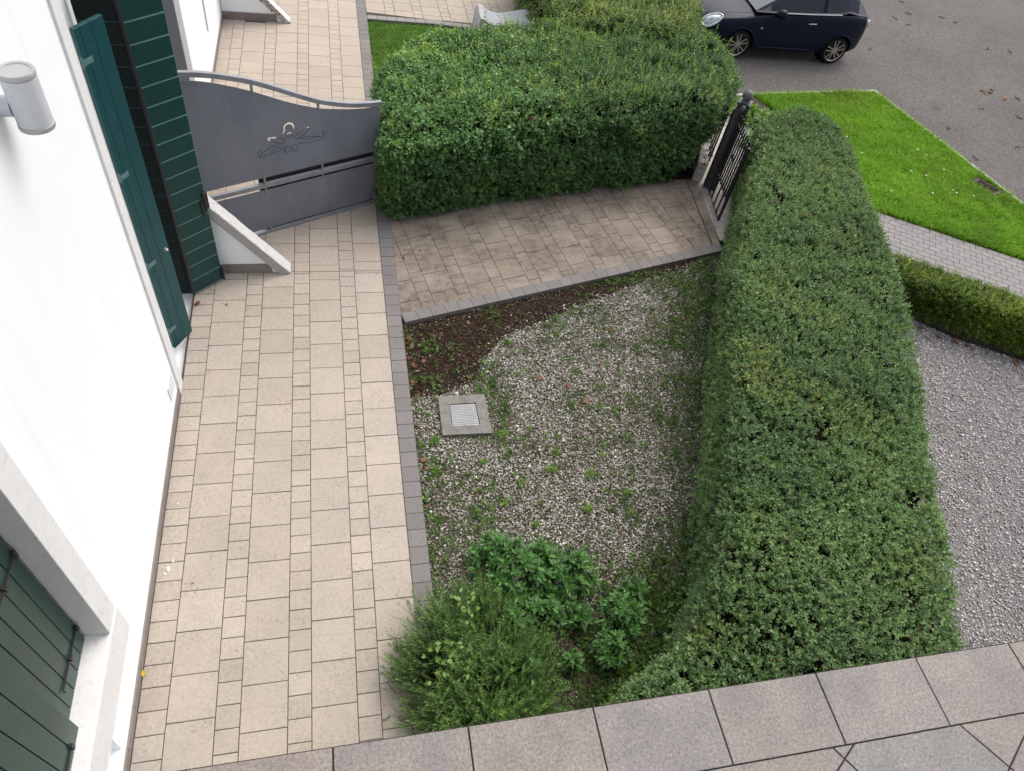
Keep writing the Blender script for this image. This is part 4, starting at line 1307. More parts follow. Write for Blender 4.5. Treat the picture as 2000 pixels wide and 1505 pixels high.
def sage(name, label, spots, seed, h, c0=(0.034, 0.105, 0.024), c1=(0.115, 0.270, 0.066), lsz=0.095):
    """broad-leaved rosettes at the ends of upright stems"""
    rng = np.random.default_rng(seed)
    root = empty(name, (spots[0][0], spots[0][1], -0.06), label, 'shrub')
    tips = []
    for (x, y, rx, ry, n, hz) in spots:
        a = rng.uniform(0, 2*PI, n); rr = np.sqrt(rng.uniform(0, 1, n))
        tips.append(np.column_stack([x+rx*rr*np.cos(a), y+ry*rr*np.sin(a), hz*(1-0.45*rr**2)+rng.normal(0, 0.03, n), rr*np.cos(a), rr*np.sin(a)]))
    T = np.concatenate(tips); N = len(T)
    d = norm(np.column_stack([T[:, 3]*0.7, T[:, 4]*0.7, np.ones(N)])+rng.normal(size=(N, 3))*0.18)
    Vs, Fs, Cs = [], [], []; off = 0
    prof = [(0.0, 0.10), (0.25, 0.42), (0.5, 0.50), (0.78, 0.34), (1.0, 0.0)]
    nl = 13
    szt = rng.lognormal(0, 0.2, N)
    for i in range(nl):
        t = i/(nl-1)
        ph = (i % 2)*PI/2+(i//2)*0.55+rng.uniform(-0.35, 0.35, N)
        if i % 2: ph += PI*rng.integers(0, 2, N)
        else: ph += PI*(rng.integers(0, 2, N))
        ref = norm(np.cross(d, np.array([0.3, 0.8, 0.1]))); r2 = np.cross(d, ref)
        rad = ref*np.cos(ph)[:, None]+r2*np.sin(ph)[:, None]
        ax_ = norm(rad*(1.0-0.55*t)+d*(0.15+0.75*t))
        up_ = norm(d*1.0-rad*0.2)
        side = norm(np.cross(ax_, up_)); nr = np.cross(side, ax_)
        b0 = T[:, :3]-d*(0.11*(1-t))[:, None] if False else T[:, :3]-d*0.11*(1-t)
        ln = rng.uniform(0.55, 1.25, N)*szt*lsz*(1.05-0.5*t); wd = ln*rng.uniform(0.29, 0.38, N)
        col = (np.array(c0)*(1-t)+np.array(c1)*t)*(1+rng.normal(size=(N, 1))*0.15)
        rows = []
        for (u_, w_) in prof:
            mid = b0+ax_*(ln*u_)[:, None]-nr*(ln*0.22*u_*u_)[:, None]
            rows.append((mid-side*(wd*w_)[:, None]+nr*(wd*w_*0.22)[:, None], mid, mid+side*(wd*w_)[:, None]+nr*(wd*w_*0.22)[:, None]))
        V = np.stack([r_[k] for r_ in rows for k in range(3)], 1)       # N x 15 x 3
        q = []
        for j in range(4):
            for k in range(2):
                q.append((j*3+k, j*3+k+1, (j+1)*3+k+1, (j+1)*3+k))
        q = np.array(q)
        F = (np.arange(N)[:, None, None]*15+q[None]).reshape(-1, 4)+off
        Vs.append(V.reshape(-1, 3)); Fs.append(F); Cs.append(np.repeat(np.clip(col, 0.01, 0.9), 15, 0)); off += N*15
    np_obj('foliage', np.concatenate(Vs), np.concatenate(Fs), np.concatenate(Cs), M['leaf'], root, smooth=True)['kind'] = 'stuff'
    m = MB()
    for i in range(N):
        p = T[i, :3]; q = p-d[i]*rng.uniform(0.2, 0.35)-np.array([T[i, 3], T[i, 4], 0])*0.08
        q[2] = max(-0.06, q[2])
        m.tube([q, (p+q)/2+rng.normal(size=3)*0.01, p], [0.006, 0.004, 0.003], 5)
    m.build('stems', M['twig'], root)['kind'] = 'stuff'
    return root
sage('sage_shrub', 'bushy green sage with broad leaves behind the feathery rosemary',
     [(3.22, -4.50, 0.42, 0.38, 120, 0.52), (3.70, -4.60, 0.36, 0.34, 90, 0.44), (2.98, -4.28, 0.22, 0.24, 34, 0.44), (3.42, -4.92, 0.34, 0.26, 60, 0.40), (3.05, -5.05, 0.20, 0.20, 26, 0.46)], 31, 0.5)
sage('sage_shrub', 'smaller leafy sage clump between the rosemary and the wide hedge',
     [(4.22, -5.06, 0.24, 0.24, 42, 0.34), (4.05, -5.36, 0.20, 0.18, 26, 0.28), (3.16, -5.52, 0.10, 0.12, 9, 0.50), (3.62, -5.42, 0.12, 0.10, 8, 0.22), (3.80, -5.02, 0.16, 0.14, 16, 0.20), (4.45, -4.80, 0.16, 0.16, 14, 0.16)], 33, 0.4)
# bare runners on the dark soil between them
def runners():
    rng = np.random.default_rng(4)
    m = MB()
    for i in range(46):
        p = np.array([rng.uniform(3.15, 3.85), rng.uniform(-5.75, -5.05), -0.05])
        a = rng.uniform(0, 2*PI); pts = []
        for k in range(6):
            pts.append(tuple(p+np.array([0, 0, 0.10*math.sin(PI*k/5)])))
            a += rng.normal()*0.35
            p = p+np.array([math.cos(a), math.sin(a), 0])*0.06
        m.tube(pts, 0.0032, 5)
    o = m.build('bare_stems', M['twig'])
    tag(o, 'tangle of thin bare stems on the dark soil between rosemary and sage', 'stems', kind='stuff')
runners()

# leafy weed by the gate post
sage('leafy_weed', 'fresh light green broad leaved weed behind the iron garden gate', [(9.75, 4.65, 0.40, 0.35, 34, 0.25), (9.45, 3.75, 0.3, 0.3, 16, 0.2)], 35, 0.3,
     (0.12, 0.25, 0.045), (0.20, 0.36, 0.07), 0.13)

# ------------------------------------------------------------------ gravel
OCT_V = np.array([(1, 0, 0), (0, 1, 0), (-1, 0, 0), (0, -1, 0), (0, 0, 1), (0, 0, -1)], float)
OCT_F = np.array([(0, 1, 4), (1, 2, 4), (2, 3, 4), (3, 0, 4), (1, 0, 5), (2, 1, 5), (3, 2, 5), (0, 3, 5)])
CUB_V = np.array([(-1, -1, -.6), (1, -.8, -.7), (.9, 1, -.6), (-.8, .9, -.7), (-.7, -.8, .7), (.8, -.7, .6), (.75, .7, .75), (-.8, .75, .6)], float)*0.72
CUB_F = np.array([(0, 2, 1), (0, 3, 2), (4, 5, 6), (4, 6, 7), (0, 1, 5), (0, 5, 4), (1, 2, 6), (1, 6, 5), (2, 3, 7), (2, 7, 6), (3, 0, 4), (3, 4, 7)])
def stones(name, P, z, size, cols, rng, label):
    N = len(P)
    a = rng.uniform(0, 2*PI, N); b = rng.normal(0, 0.35, N)
    s = size*rng.lognormal(0, 0.28, N)
    sx, sy, sz = s*rng.uniform(0.8, 1.3, N), s*rng.uniform(0.6, 0.95, N), s*rng.uniform(0.45, 0.75, N)
    V0 = CUB_V[None]*(1+rng.normal(size=(N, 8, 3))*0.16)
    V = V0*np.stack([sx, sy, sz], 1)[:, None, :]
    x, zz = V[..., 0]*np.cos(b)[:, None]-V[..., 2]*np.sin(b)[:, None], V[..., 0]*np.sin(b)[:, None]+V[..., 2]*np.cos(b)[:, None]
    y = V[..., 1]
    X = x*np.cos(a)[:, None]-y*np.sin(a)[:, None]+P[:, 0:1]; Y = x*np.sin(a)[:, None]+y*np.cos(a)[:, None]+P[:, 1:2]
    Z = zz+z[:, None]+sz[:, None]*0.35
    V = np.stack([X, Y, Z], 2).reshape(-1, 3)
    F = (np.arange(N)[:, None, None]*8+CUB_F[None]).reshape(-1, 3)
    cc = np.array(cols)
    k = rng.choice(len(cc), N); col = cc[k]*rng.uniform(0.72, 1.18, (N, 1))
    o = np_obj(name, V, F, np.repeat(np.clip(col, 0.01, 0.85), 8, 0), M['pebble'])
    tag(o, label, 'gravel', kind='stuff')
    return o
HLEFT = np.array([(7.42, 0.30), (6.70, -1.12), (5.98, -2.78), (5.36, -4.14), (5.02, -4.92), (4.48, -5.62), (3.80, -5.98)])
def green_amount(P):
    """0..1: how overgrown the gravel is"""
    P3 = np.column_stack([P, np.zeros(len(P))])
    dh, _ = bdist(P, HLEFT, closed=False)
    w = np.clip(1.05-dh/1.15, 0, 1)**1.1
    n = fbm(P3, 1.6, 41, 5)
    g_ = 0.95*w+2.6*(n-0.47)
    g_ += 0.55*np.exp(-((P[:, 0]-3.45)**2/0.05+(P[:, 1]+1.95)**2/0.14))+0.5*np.exp(-((P[:, 0]-3.4)**2/0.04+(P[:, 1]+2.75)**2/0.1))
    g_ += 0.75*ss(-P[:, 1], 3.8, 5.0)*ss(P[:, 0], 3.2, 4.3)
    return np.clip(g_, 0, 1)
GPOLY = [(2.40, -0.75), (7.55, 0.70), (7.5, 0.2), (6.85, -1.15), (6.15, -2.8), (5.5, -4.2), (5.15, -4.95), (4.6, -5.7), (3.8, -6.1), (2.40, -5.8)]
rng = np.random.default_rng(77)
P = scatter(GPOLY, 76000, rng)
bs, _ = bdist(P, SOILBED); ins = inside(P, SOILBED)
ga = green_amount(P)
pk = np.where(ins, 0.55*np.exp(-bs/0.07)+0.015, 1.0-0.60*ga)
edge_y = ss(-P[:, 1], 4.3, 5.2); pk = pk*(1-0.55*edge_y)
mm = ~inside(P, outer)
P = P[(rng.uniform(size=len(P)) < pk) & mm]
zz = -0.083+rng.uniform(0, 0.018, len(P))
stones('white_gravel', P, zz, 0.0114, [(0.52, 0.50, 0.47), (0.41, 0.39, 0.355), (0.31, 0.29, 0.255), (0.63, 0.615, 0.595), (0.20, 0.185, 0.155), (0.44, 0.415, 0.355), (0.28, 0.28, 0.20), (0.36, 0.335, 0.29)], rng,
       'loose pale angular gravel chips in the garden bed')
P = scatter(GRAVEL_R, 95000, rng)
P = P[(P[:, 0] < 12.6) & (P[:, 1] > -7.4)]
zz = -0.062+rng.uniform(0, 0.012, len(P))
stones('grey_gravel', P, zz, 0.0112, [(0.56, 0.54, 0.525), (0.45, 0.43, 0.42), (0.68, 0.66, 0.64), (0.27, 0.25, 0.24), (0.50, 0.47, 0.45)], rng,
       'even grey crushed gravel in the yard right of the wide hedge')

# bark chips and litter on the dark bed
def litter():
    rng = np.random.default_rng(8)
    P = scatter(SOILBED, 5200, rng)
    N = len(P)
    a = rng.uniform(0, 2*PI, N)
    ax_ = norm(np.column_stack([np.cos(a), np.sin(a), rng.normal(0, 0.25, N)])); up_ = norm(np.array([0, 0, 1])+rng.normal(size=(N, 3))*0.5)
    cc = np.array([(0.035, 0.018, 0.012), (0.06, 0.03, 0.018), (0.09, 0.05, 0.03), (0.02, 0.012, 0.01), (0.15, 0.10, 0.06)])
    col = cc[rng.choice(5, N, p=[.3, .3, .2, .13, .07])]
    V, F, C = leaf_geo(np.column_stack([P, -0.062+rng.uniform(0, 0.012, N)]), ax_, up_, rng.uniform(0.02, 0.05, N), rng.uniform(0.008, 0.02, N), col)
    o = np_obj('bark_litter', V, F, C, M['pebble'])
    tag(o, 'dark bark chips and rotting litter on the soil strip below the path', 'bark litter', kind='stuff')
litter()

# weeds and moss spreading over the gravel
def weeds():
    rng = np.random.default_rng(14)
    P = scatter(GPOLY, 28000, rng)
    ga = green_amount(P); ins = inside(P, SOILBED)
    sb = np.exp(-((P[:, 0]-5.6)**2/0.5+(P[:, 1]-0.12)**2/0.02))+0.5*np.exp(-((P[:, 0]-2.75)**2/0.06+(P[:, 1]+1.15)**2/0.03))+0.6*np.exp(-((P[:, 0]-2.6)**2/0.03+(P[:, 1]+1.7)**2/0.01))+0.35*np.exp(-((P[:, 0]-3.6)**2/0.02+(P[:, 1]+0.55)**2/0.01))
    pk = np.where(ins, sb*0.9+0.04+0.10*(fbm(np.column_stack([P, 0*P[:, 0]]), 3.0, 91) > 0.58), 0.06+0.62*ga**1.4)
    dl = np.abs(P[:, 0]-2.42); pk = pk+0.25*np.exp(-(dl/0.04)**2)
    keep = (rng.uniform(size=len(P)) < pk) & (~inside(P, [tuple(c0+(Vector(p)-c0)*1.02) for p in mp]))
    P = P[keep]; N = len(P)
    ga = ga[keep]
    big_ = np.clip(rng.lognormal(-0.35, 0.45, N), 0.3, 2.0)*(1+0.9*ss(-P[:, 1], 4.2, 5.2)*ss(P[:, 0], 3.4, 4.4))
    col = np.array([0.050, 0.095, 0.022])*(1-rng.uniform(0, 1, (N, 1)))+np.array([0.105, 0.190, 0.038])*rng.uniform(0.3, 1, (N, 1))
    nl = 9
    Bs, As, Us, Ls, Ws, Cs = [], [], [], [], [], []
    for i in range(nl):
        ph = i*2.4+rng.uniform(0, 1, N)
        el = rng.uniform(0.15, 1.1, N)
        ax_ = np.column_stack([np.cos(ph)*np.cos(el), np.sin(ph)*np.cos(el), np.sin(el)])
        Bs.append(np.column_stack([P+rng.normal(size=(N, 2))*0.012*big_[:, None], -0.068+rng.uniform(0, 0.02, N)*big_]))
        As.append(ax_); Us.append(norm(np.array([0, 0, 1])+rng.normal(size=(N, 3))*0.25))
        Ls.append(0.030*big_*rng.uniform(0.7, 1.3, N)); Ws.append(0.014*big_*rng.uniform(0.7, 1.2, N)); Cs.append(col*(1+rng.normal(size=(N, 1))*0.15))
    V, F, C = leaf_geo(*[np.concatenate(x) for x in (Bs, As, Us, Ls, Ws)], np.clip(np.concatenate(Cs), 0.01, 0.9))
    o = np_obj('ground_weeds', V, F, C, M['leaf'])
    tag(o, 'small green weeds creeping over the white gravel bed', 'weeds', kind='stuff')
    # brighter clumps that can be told apart
    spots = [(3.15, -2.98), (3.55, -3.30), (3.95, -3.15), (4.40, -3.25), (3.30, -3.55), (4.25, -3.70), (3.05, -3.35), (2.60, -3.05), (3.62, -3.85), (4.6, -3.0), (2.62, -2.62), (2.58, -2.25), (4.8, -3.55), (3.45, -2.6), (3.80, -2.55), (2.98, -3.62), (4.05, -2.9), (5.2, -2.9)]
    for i, (x, y) in enumerate(spots):
        n = 46; s = rng.uniform(0.7, 1.25)
        ph = rng.uniform(0, 2*PI, n); el = rng.uniform(0.2, 1.3, n)
        ax_ = np.column_stack([np.cos(ph)*np.cos(el), np.sin(ph)*np.cos(el), np.sin(el)])
        B = np.column_stack([x+np.clip(rng.normal(0, 0.026*s, n), -0.040*s, 0.040*s), y+np.clip(rng.normal(0, 0.024*s, n), -0.036*s, 0.036*s), -0.065+rng.uniform(0, 0.04, n)])
        col = np.tile([0.17, 0.32, 0.04], (n, 1))*rng.uniform(0.7, 1.2, (n, 1))
        V, F, C = leaf_geo(B, ax_, norm(np.array([0, 0, 1])+rng.normal(size=(n, 3))*0.2), rng.uniform(0.022, 0.040, n)*s, rng.uniform(0.012, 0.020, n)*s, col)
        o = np_obj('weed_clump', V, F, C, M['leaf'])
        tag(o, 'small bright green weed tuft standing in the white gravel', 'weed', 'weed tufts in the gravel')
weeds()

# grass
def grass(name, poly, n, label, h, c0, c1, rng, keep=None):
    P = scatter(poly, n, rng)
    if keep is not None: P = P[keep(P)]
    N = len(P)
    P3 = np.column_stack([P, np.zeros(N)])
    den = fbm(P3, 3.5, 51, 3)
    a = rng.uniform(0, 2*PI, N); lean = rng.uniform(0.1, 0.9, N)
    hh = h*rng.uniform(0.55, 1.25, N)*(0.55+0.9*den)
    d = norm(np.column_stack([np.cos(a)*lean, np.sin(a)*lean, np.ones(N)]))
    side = np.column_stack([-np.sin(a), np.cos(a), np.zeros(N)])*(0.0045+0.003*rng.uniform(size=(N, 1)))
    b = np.column_stack([P, np.full(N, -0.052)])
    mid = b+d*(hh*0.6)[:, None]; tip = mid+norm(d+np.column_stack([np.cos(a), np.sin(a), -0.3*np.ones(N)])*0.7)*(hh*0.5)[:, None]
    V = np.stack([b-side, b+side, mid+side*0.8, tip, mid-side*0.8], 1).reshape(-1, 3)
    k = np.arange(N)*5
    F = np.concatenate([np.stack([k, k+1, k+2], 1), np.stack([k, k+2, k+4], 1), np.stack([k+4, k+2, k+3], 1)])
    f = np.clip(rng.uniform(0, 1, N)*0.7+1.4*(fbm(P3, 1.0, 61)-0.38), 0, 1)[:, None]
    col = (np.array(c0)*(1-f)+np.array(c1)*f)*(1+rng.normal(size=(N, 1))*0.15)
    yl = (rng.uniform(size=N) < 0.04+0.25*np.clip((fbm(P3, 0.9, 71)-0.55)*5, 0, 1))
    col[yl] = np.array([0.30, 0.34, 0.07])*rng.uniform(0.7, 1.1, (yl.sum(), 1))
    o = np_obj(name, V, F, np.repeat(np.clip(col, 0.01, 0.9), 5, 0), M['grass'])
    tag(o, label, 'grass', kind='stuff')
rng = np.random.default_rng(3)
dhole = [(13.84, 2.72), (14.12, 2.24), (14.46, 2.40), (14.16, 2.94)]
ghole = [(9.86, 5.66), (10.2, 4.9), (10.62, 5.1), (10.3, 5.75)]
grass('lawn_grass', inset(LAWN[::-1] if area(LAWN) < 0 else LAWN, 0.02), 100000, 'bright green uneven grass of the street lawn', 0.11, (0.12, 0.27, 0.020), (0.31, 0.56, 0.045), rng, lambda P: ~inside(P, dhole) & ~inside(P, ghole) & ~inside(P, [(8.0, 2.2), (8.8, 2.35), (9.82, 4.4), (9.2, 5.1), (8.2, 3.1)]))
grass('neighbour_grass', NLAWN, 26000, 'short green grass beside the neighbour walkway', 0.045, (0.08, 0.18, 0.025), (0.14, 0.28, 0.04), rng, lambda P: P[:, 1] > 4.4)
# daisies
dm_ = bpy.data.meshes.new('daisy')
M['petal'] = simple('white_petal', (0.75, 0.75, 0.72), 0.6)
dm_ = MB().lathe((0, 0, 0), (0, 0, 1), [(0.004, -0.05), (0.004, 0.0), (0.018, 0.006), (0.004, 0.010)], 8).mesh('daisy', M['petal'])
for i in range(14):
    o = bpy.data.objects.new('daisy', dm_)
    x = random.uniform(11.2, 13.9); y = random.uniform(1.9, 4.2)
    if not inside(np.array([[x, y]]), LAWN)[0] or y < 0.37+(13.39-x)*0.62+0.2: continue
    o.location = (x, y, 0.025); COL.objects.link(o)
    tag(o, 'tiny white daisy in the bright street lawn', 'flower', 'daisies in the lawn')

# fallen leaves
def leaf_mesh(mat, k):
    random.seed(50+k)
    n = 12; vs_ = [(0, 0, 0.006)]; 
    for i in range(n):
        a = 2*PI*i/n; r_ = (1.0 if i % 2 == 0 else 0.62)*random.uniform(0.8, 1.15)
        vs_.append((r_*math.cos(a)*1.15, r_*math.sin(a)*0.8, 0.25*random.uniform(-0.2, 1.0)*r_))
    return MB().add(vs_, [(0, i+1, (i+1) % n+1) for i in range(n)]).mesh('fallen_leaf', mat)
lms = [leaf_mesh(M['dry_leaf'], k) for k in range(4)]; ylm = leaf_mesh(M['yellow_leaf'], 9)
def drop(x, y, z, s, mesh, label, group=None):
    o = bpy.data.objects.new('fallen_leaf', mesh)
    o.location = (x, y, z); o.scale = (s, s, s*0.8)
    o.rotation_euler = (random.uniform(-0.3, 0.3), random.uniform(-0.3, 0.3), random.uniform(0, 6.28))
    COL.objects.link(o); tag(o, label, 'leaf', group)
random.seed(12)
for (x, y, s) in [(2.47, -0.98, .05), (2.50, -1.10, .045), (2.45, -1.32, .05), (2.49, -1.45, .055), (2.53, -1.55, .035), (2.46, -1.72, .05), (2.48, -1.95, .05), (2.44, -2.38, .04), (2.47, -2.88, .05),
                  (2.50, -3.0, .04), (2.45, -3.5, .035), (2.9, -0.92, .04), (2.62, -1.38, .04), (3.3, -0.72, .035)]:
    drop(x, y, -0.050, s, lms[random.randrange(4)], 'curled reddish brown dead leaf lying along the grey border of the walkway', 'dead leaves along the walkway border')
for (x, y, s) in [(4.62, -2.15, .065), (5.3, -0.95, .05), (5.0, -1.55, .04), (4.45, -1.9, .04), (6.45, -0.75, .05), (3.95, -2.8, .04), (4.1, -1.75, .045), (3.55, -2.45, .04)]:
    drop(x, y, -0.050, s, lms[random.randrange(4)], 'dry brown leaf lying on the white gravel bed', 'dry leaves on the white gravel')
for i in range(26):
    u_ = random.random()
    x, y = 9.95+1.9*u_+random.uniform(-0.05, 0.10), -0.90-1.13*u_+random.uniform(-0.12, 0.02)
    if i < 9: x, y = random.uniform(9.75, 10.15), random.uniform(-1.55, -0.95)
    drop(x, y, -0.035, random.uniform(0.03, 0.05), lms[random.randrange(2)], 'rust coloured dead leaf on the grey gravel at the foot of the low hedge', 'dead leaves under the low hedge')
drop(0.165, -0.32, 0.008, 0.026, lms[3], 'small brown leaf on the beige tile in front of the green door shutter')
drop(-0.235, -4.98, 0.02, 0.035, ylm, 'yellow leaf fallen against the foot of the white wall')
drop(0.10, -4.16, 0.008, 0.016, lms[0], 'tiny dark leaf scrap on the beige walkway tiles')
drop(-0.19, -0.30, 0.012, 0.05, lms[3], 'brown leaf wedged between the teal shutter and the walkway')
drop(1.205, -5.87, 0.008, 0.02, lms[3], 'little orange leaf scrap at the bottom of the walkway')
drop(2.52, 0.56, 0.008, 0.03, lms[0], 'dark curled leaf on the path tiles beside the grey border')
drop(2.78, 0.72, 0.008, 0.028, lms[0], 'brown leaf on the path tiles below the dense hedge')
M['white_flake'] = simple('white_flake', (0.6, 0.6, 0.6), 0.7)
for (x, y, s) in [(-0.135, -3.98, .03), (-0.10, -3.90, .02), (-0.16, -4.03, .018), (-0.12, -3.25, .015)]:
    drop(x, y, 0.006, s, leaf_mesh(M['white_flake'], 3), 'white flake of paint on the beige tiles near the wall foot', 'white paint flakes on the walkway')
    scene.collection.objects[-1].name = 'paint_flake'
for o in [o for o in scene.collection.objects if o.get('group') == 'white paint flakes on the walkway']:
    o.name = 'paint_flake'; o['category'] = 'paint flake'

# twigs and scraps on the road
M['scrap'] = simple('dark_scrap', (0.03, 0.024, 0.02), 0.8)
random.seed(31)
for i in range(22):
    x, y = random.uniform(14.4, 20), random.uniform(2.5, 12)
    if x < 15 and y < 3: continue
    pts = [(0, 0, 0.012)]; a = random.uniform(0, 6.28)
    for k in range(3):
        a += random.uniform(-0.6, 0.6); p = pts[-1]
        pts.append((p[0]+0.06*math.cos(a), p[1]+0.06*math.sin(a), random.uniform(0.008, 0.03)))
    m = MB().tube(pts, 0.008, 5)
    m.tube([pts[1], (pts[1][0]+0.05, pts[1][1]-0.04, 0.02)], 0.006, 5)
    o = m.build('twig', M['scrap']); o.location = (x, y, -0.10)
    tag(o, 'small dark twig scrap lying on the asphalt road', 'twig', 'twig scraps on the road')
for i in range(8):
    drop(17.1+random.uniform(-0.25, 0.25), 6.4+random.uniform(-0.25, 0.25), -0.085, random.uniform(0.05, 0.08), lms[random.randrange(2)], 'reddish dead leaf in a loose heap on the road', 'dead leaves on the road')

# ------------------------------------------------------------------ parked car
def car_paint():
    m = NM('navy_paint', 0.36, 0.16)
    m.color(m.ramp(m.noise(2, 3), [(0.3, (0.0065, 0.0110, 0.026)), (0.7, (0.0085, 0.0140, 0.033))]))
    m.b.inputs['Coat Weight'].default_value = 0.06; m.b.inputs['Coat Roughness'].default_value = 0.18
    return m.m
M['car'] = car_paint()
M['glass'] = simple('dark_glass', (0.012, 0.016, 0.018), 0.04, 0.7, var=0.02)
M['screen'] = simple('windscreen_glass', (0.06, 0.08, 0.085), 0.05, 0.7, var=0.02)
M['rubber'] = simple('tyre_rubber', (0.014, 0.013, 0.013), 0.8, 0.2)
M['alloy'] = simple('alloy', (0.52, 0.48, 0.43), 0.35, 0.5, 0.6)
M['chrome'] = simple('chrome', (0.75, 0.76, 0.78), 0.15, 0.6, 0.95)
M['headlamp'] = simple('headlamp_glass', (0.62, 0.66, 0.68), 0.12, 0.6, 0.15, var=0.2, scale=12)
M['tail'] = simple('tail_lamp', (0.45, 0.42, 0.42), 0.2, 0.6, var=0.2)
M['black'] = simple('black_trim', (0.008, 0.008, 0.009), 0.6, 0.3)

CX, CY, CZ = 9.80, 7.475+0.86, -0.10
car = empty('parked_car', (CX+2.0, CY, CZ), 'dark navy three door hatchback with silver alloy wheels parked on the road', 'car')
def cw(x, y, z): return Vector((CX+x, CY+y, CZ+z))
# x from nose, half width, bottom, shoulder height, deck height at centre
ST = [(-0.20, 0.46, 0.30, 0.62, 0.67), (-0.13, 0.64, 0.24, 0.70, 0.755), (0.06, 0.765, 0.21, 0.78, 0.85), (0.45, 0.832, 0.20, 0.845, 0.925), (0.85, 0.850, 0.20, 0.885, 0.975),
      (1.20, 0.860, 0.20, 0.955, 1.035), (1.55, 0.862, 0.20, 1.00, 1.06), (2.00, 0.858, 0.20, 1.02, 1.06), (2.50, 0.860, 0.20, 1.04, 1.07), (3.00, 0.880, 0.21, 1.075, 1.11),
      (3.40, 0.885, 0.22, 1.09, 1.13), (3.70, 0.840, 0.24, 1.07, 1.12), (3.92, 0.74, 0.27, 1.02, 1.07), (4.02, 0.62, 0.32, 0.93, 0.97)]
V_, F_ = [], []
for (x, w, b, s, d) in ST:
    hs = s-b
    half = [(0, b), (w*0.86, b), (w*0.955, b+0.05), (w*0.985, b+hs*0.28), (w*1.0, b+hs*0.55), (w*0.985, b+hs*0.80), (w*0.945, s-0.012), (w*0.89, s+0.018), (w*0.55, d-0.012), (0, d)]
    ring = half+[(-y, z) for y, z in half[-2:0:-1]]
    V_ += [cw(x, y, z) for y, z in ring]
nr = 18
for i in range(len(ST)-1):
    for k in range(nr):
        F_.append((i*nr+k, i*nr+(k+1) % nr, (i+1)*nr+(k+1) % nr, (i+1)*nr+k))
F_ += [tuple(range(nr-1, -1, -1)), tuple((len(ST)-1)*nr+k for k in range(nr))]
body = MB().add(V_, F_).build('body', M['car'], car, fix=True)
sub = body.modifiers.new('sub', 'SUBSURF'); sub.levels = 3; sub.render_levels = 3
WF, WR, WRAD = 0.80, 3.31, 0.315
cutm = []
for wx in (WF, WR):
    for sgn in (-1, 1):
        cutm.append(MB().lathe(cw(wx, sgn*0.60, WRAD-0.005), (0, sgn, 0), [(0.365, 0.0), (0.365, 0.5)], 40))
bool_cut(body, cutm)
body.data.polygons.foreach_set('use_smooth', [True]*len(body.data.polygons))
md = body.modifiers.new('split', 'EDGE_SPLIT'); md.split_angle = math.radians(40)
bmx = bmesh.new(); bmx.from_mesh(body.data)
bvh = BVHTree.FromBMesh(bmx); bmx.free()
def skin(x, z, off=0.0):
    """point on the near flank"""
    o = cw(x, -2.0, z); h = bvh.ray_cast(o, Vector((0, 1, 0)))
    p = h[0] if h[0] else cw(x, -0.86, z)
    return p+Vector((0, -off, 0)), (h[1] if h[1] else Vector((0, -1, 0)))
# wheel wells
for wx in (WF, WR):
    for sgn in (-1, 1):
        MB().lathe(cw(wx, sgn*0.55, WRAD), (0, sgn, 0), [(0.36, 0), (0.36, 0.05)], 28).build('wheel_well', M['black'], car)
# wheels
def wheel(wx, sgn):
    c = cw(wx, sgn*0.845, WRAD)
    t_ = MB().lathe(c, (0, sgn, 0), [(0.22, -0.19), (0.285, -0.195), (0.31, -0.17), (0.316, -0.10), (0.312, -0.03), (0.290, 0.0), (0.245, 0.004), (0.232, -0.02)], 44).build('wheel', M['rubber'], car, smooth=True)
    MB().lathe(c, (0, sgn, 0), [(0.225, -0.15), (0.225, -0.10), (0.04, -0.09)], 36).build('rim_barrel', M['black'], t_, smooth=True)
    rim = MB()
    n = 40; vs_ = []; fs_ = []
    for i in range(n):
        a = 2*PI*i/n
        for (r_, h) in ((0.218, -0.03), (0.240, -0.006), (0.234, -0.03)):
            vs_.append(c+Vector((r_*math.cos(a), sgn*h, r_*math.sin(a))))
    for i in range(n):
        for k in range(3):
            fs_.append((i*3+k, i*3+(k+1) % 3, ((i+1) % n)*3+(k+1) % 3, ((i+1) % n)*3+k))
    rim.add(vs_, fs_)
    for i in range(5):
        for dlt in (-0.14, 0.14):
            a = 2*PI*i/5+0.45
            er = Vector((math.cos(a), 0, math.sin(a))); et = Vector((-math.sin(a), 0, math.cos(a))); en = Vector((0, sgn, 0))
            p0_ = c+er*0.045+et*dlt*0.13; p1_ = c+er*0.222+et*dlt*0.36
            dr_ = (p1_-p0_); L_ = dr_.length; dr_.normalize(); dt = en.cross(dr_)
            rim.obox(p0_, dr_, dt, en, (0, -0.013, -0.05), (L_, 0.013, -0.018))
    rim.lathe(c, (0, sgn, 0), [(0.060, -0.06), (0.058, -0.015), (0.030, -0.010), (0.028, -0.004), (0.002, -0.003)], 20)
    rim.build('rim', M['alloy'], t_, fix=True, smooth=True)
for wx in (WF, WR):
    for sgn in (-1, 1): wheel(wx, sgn)
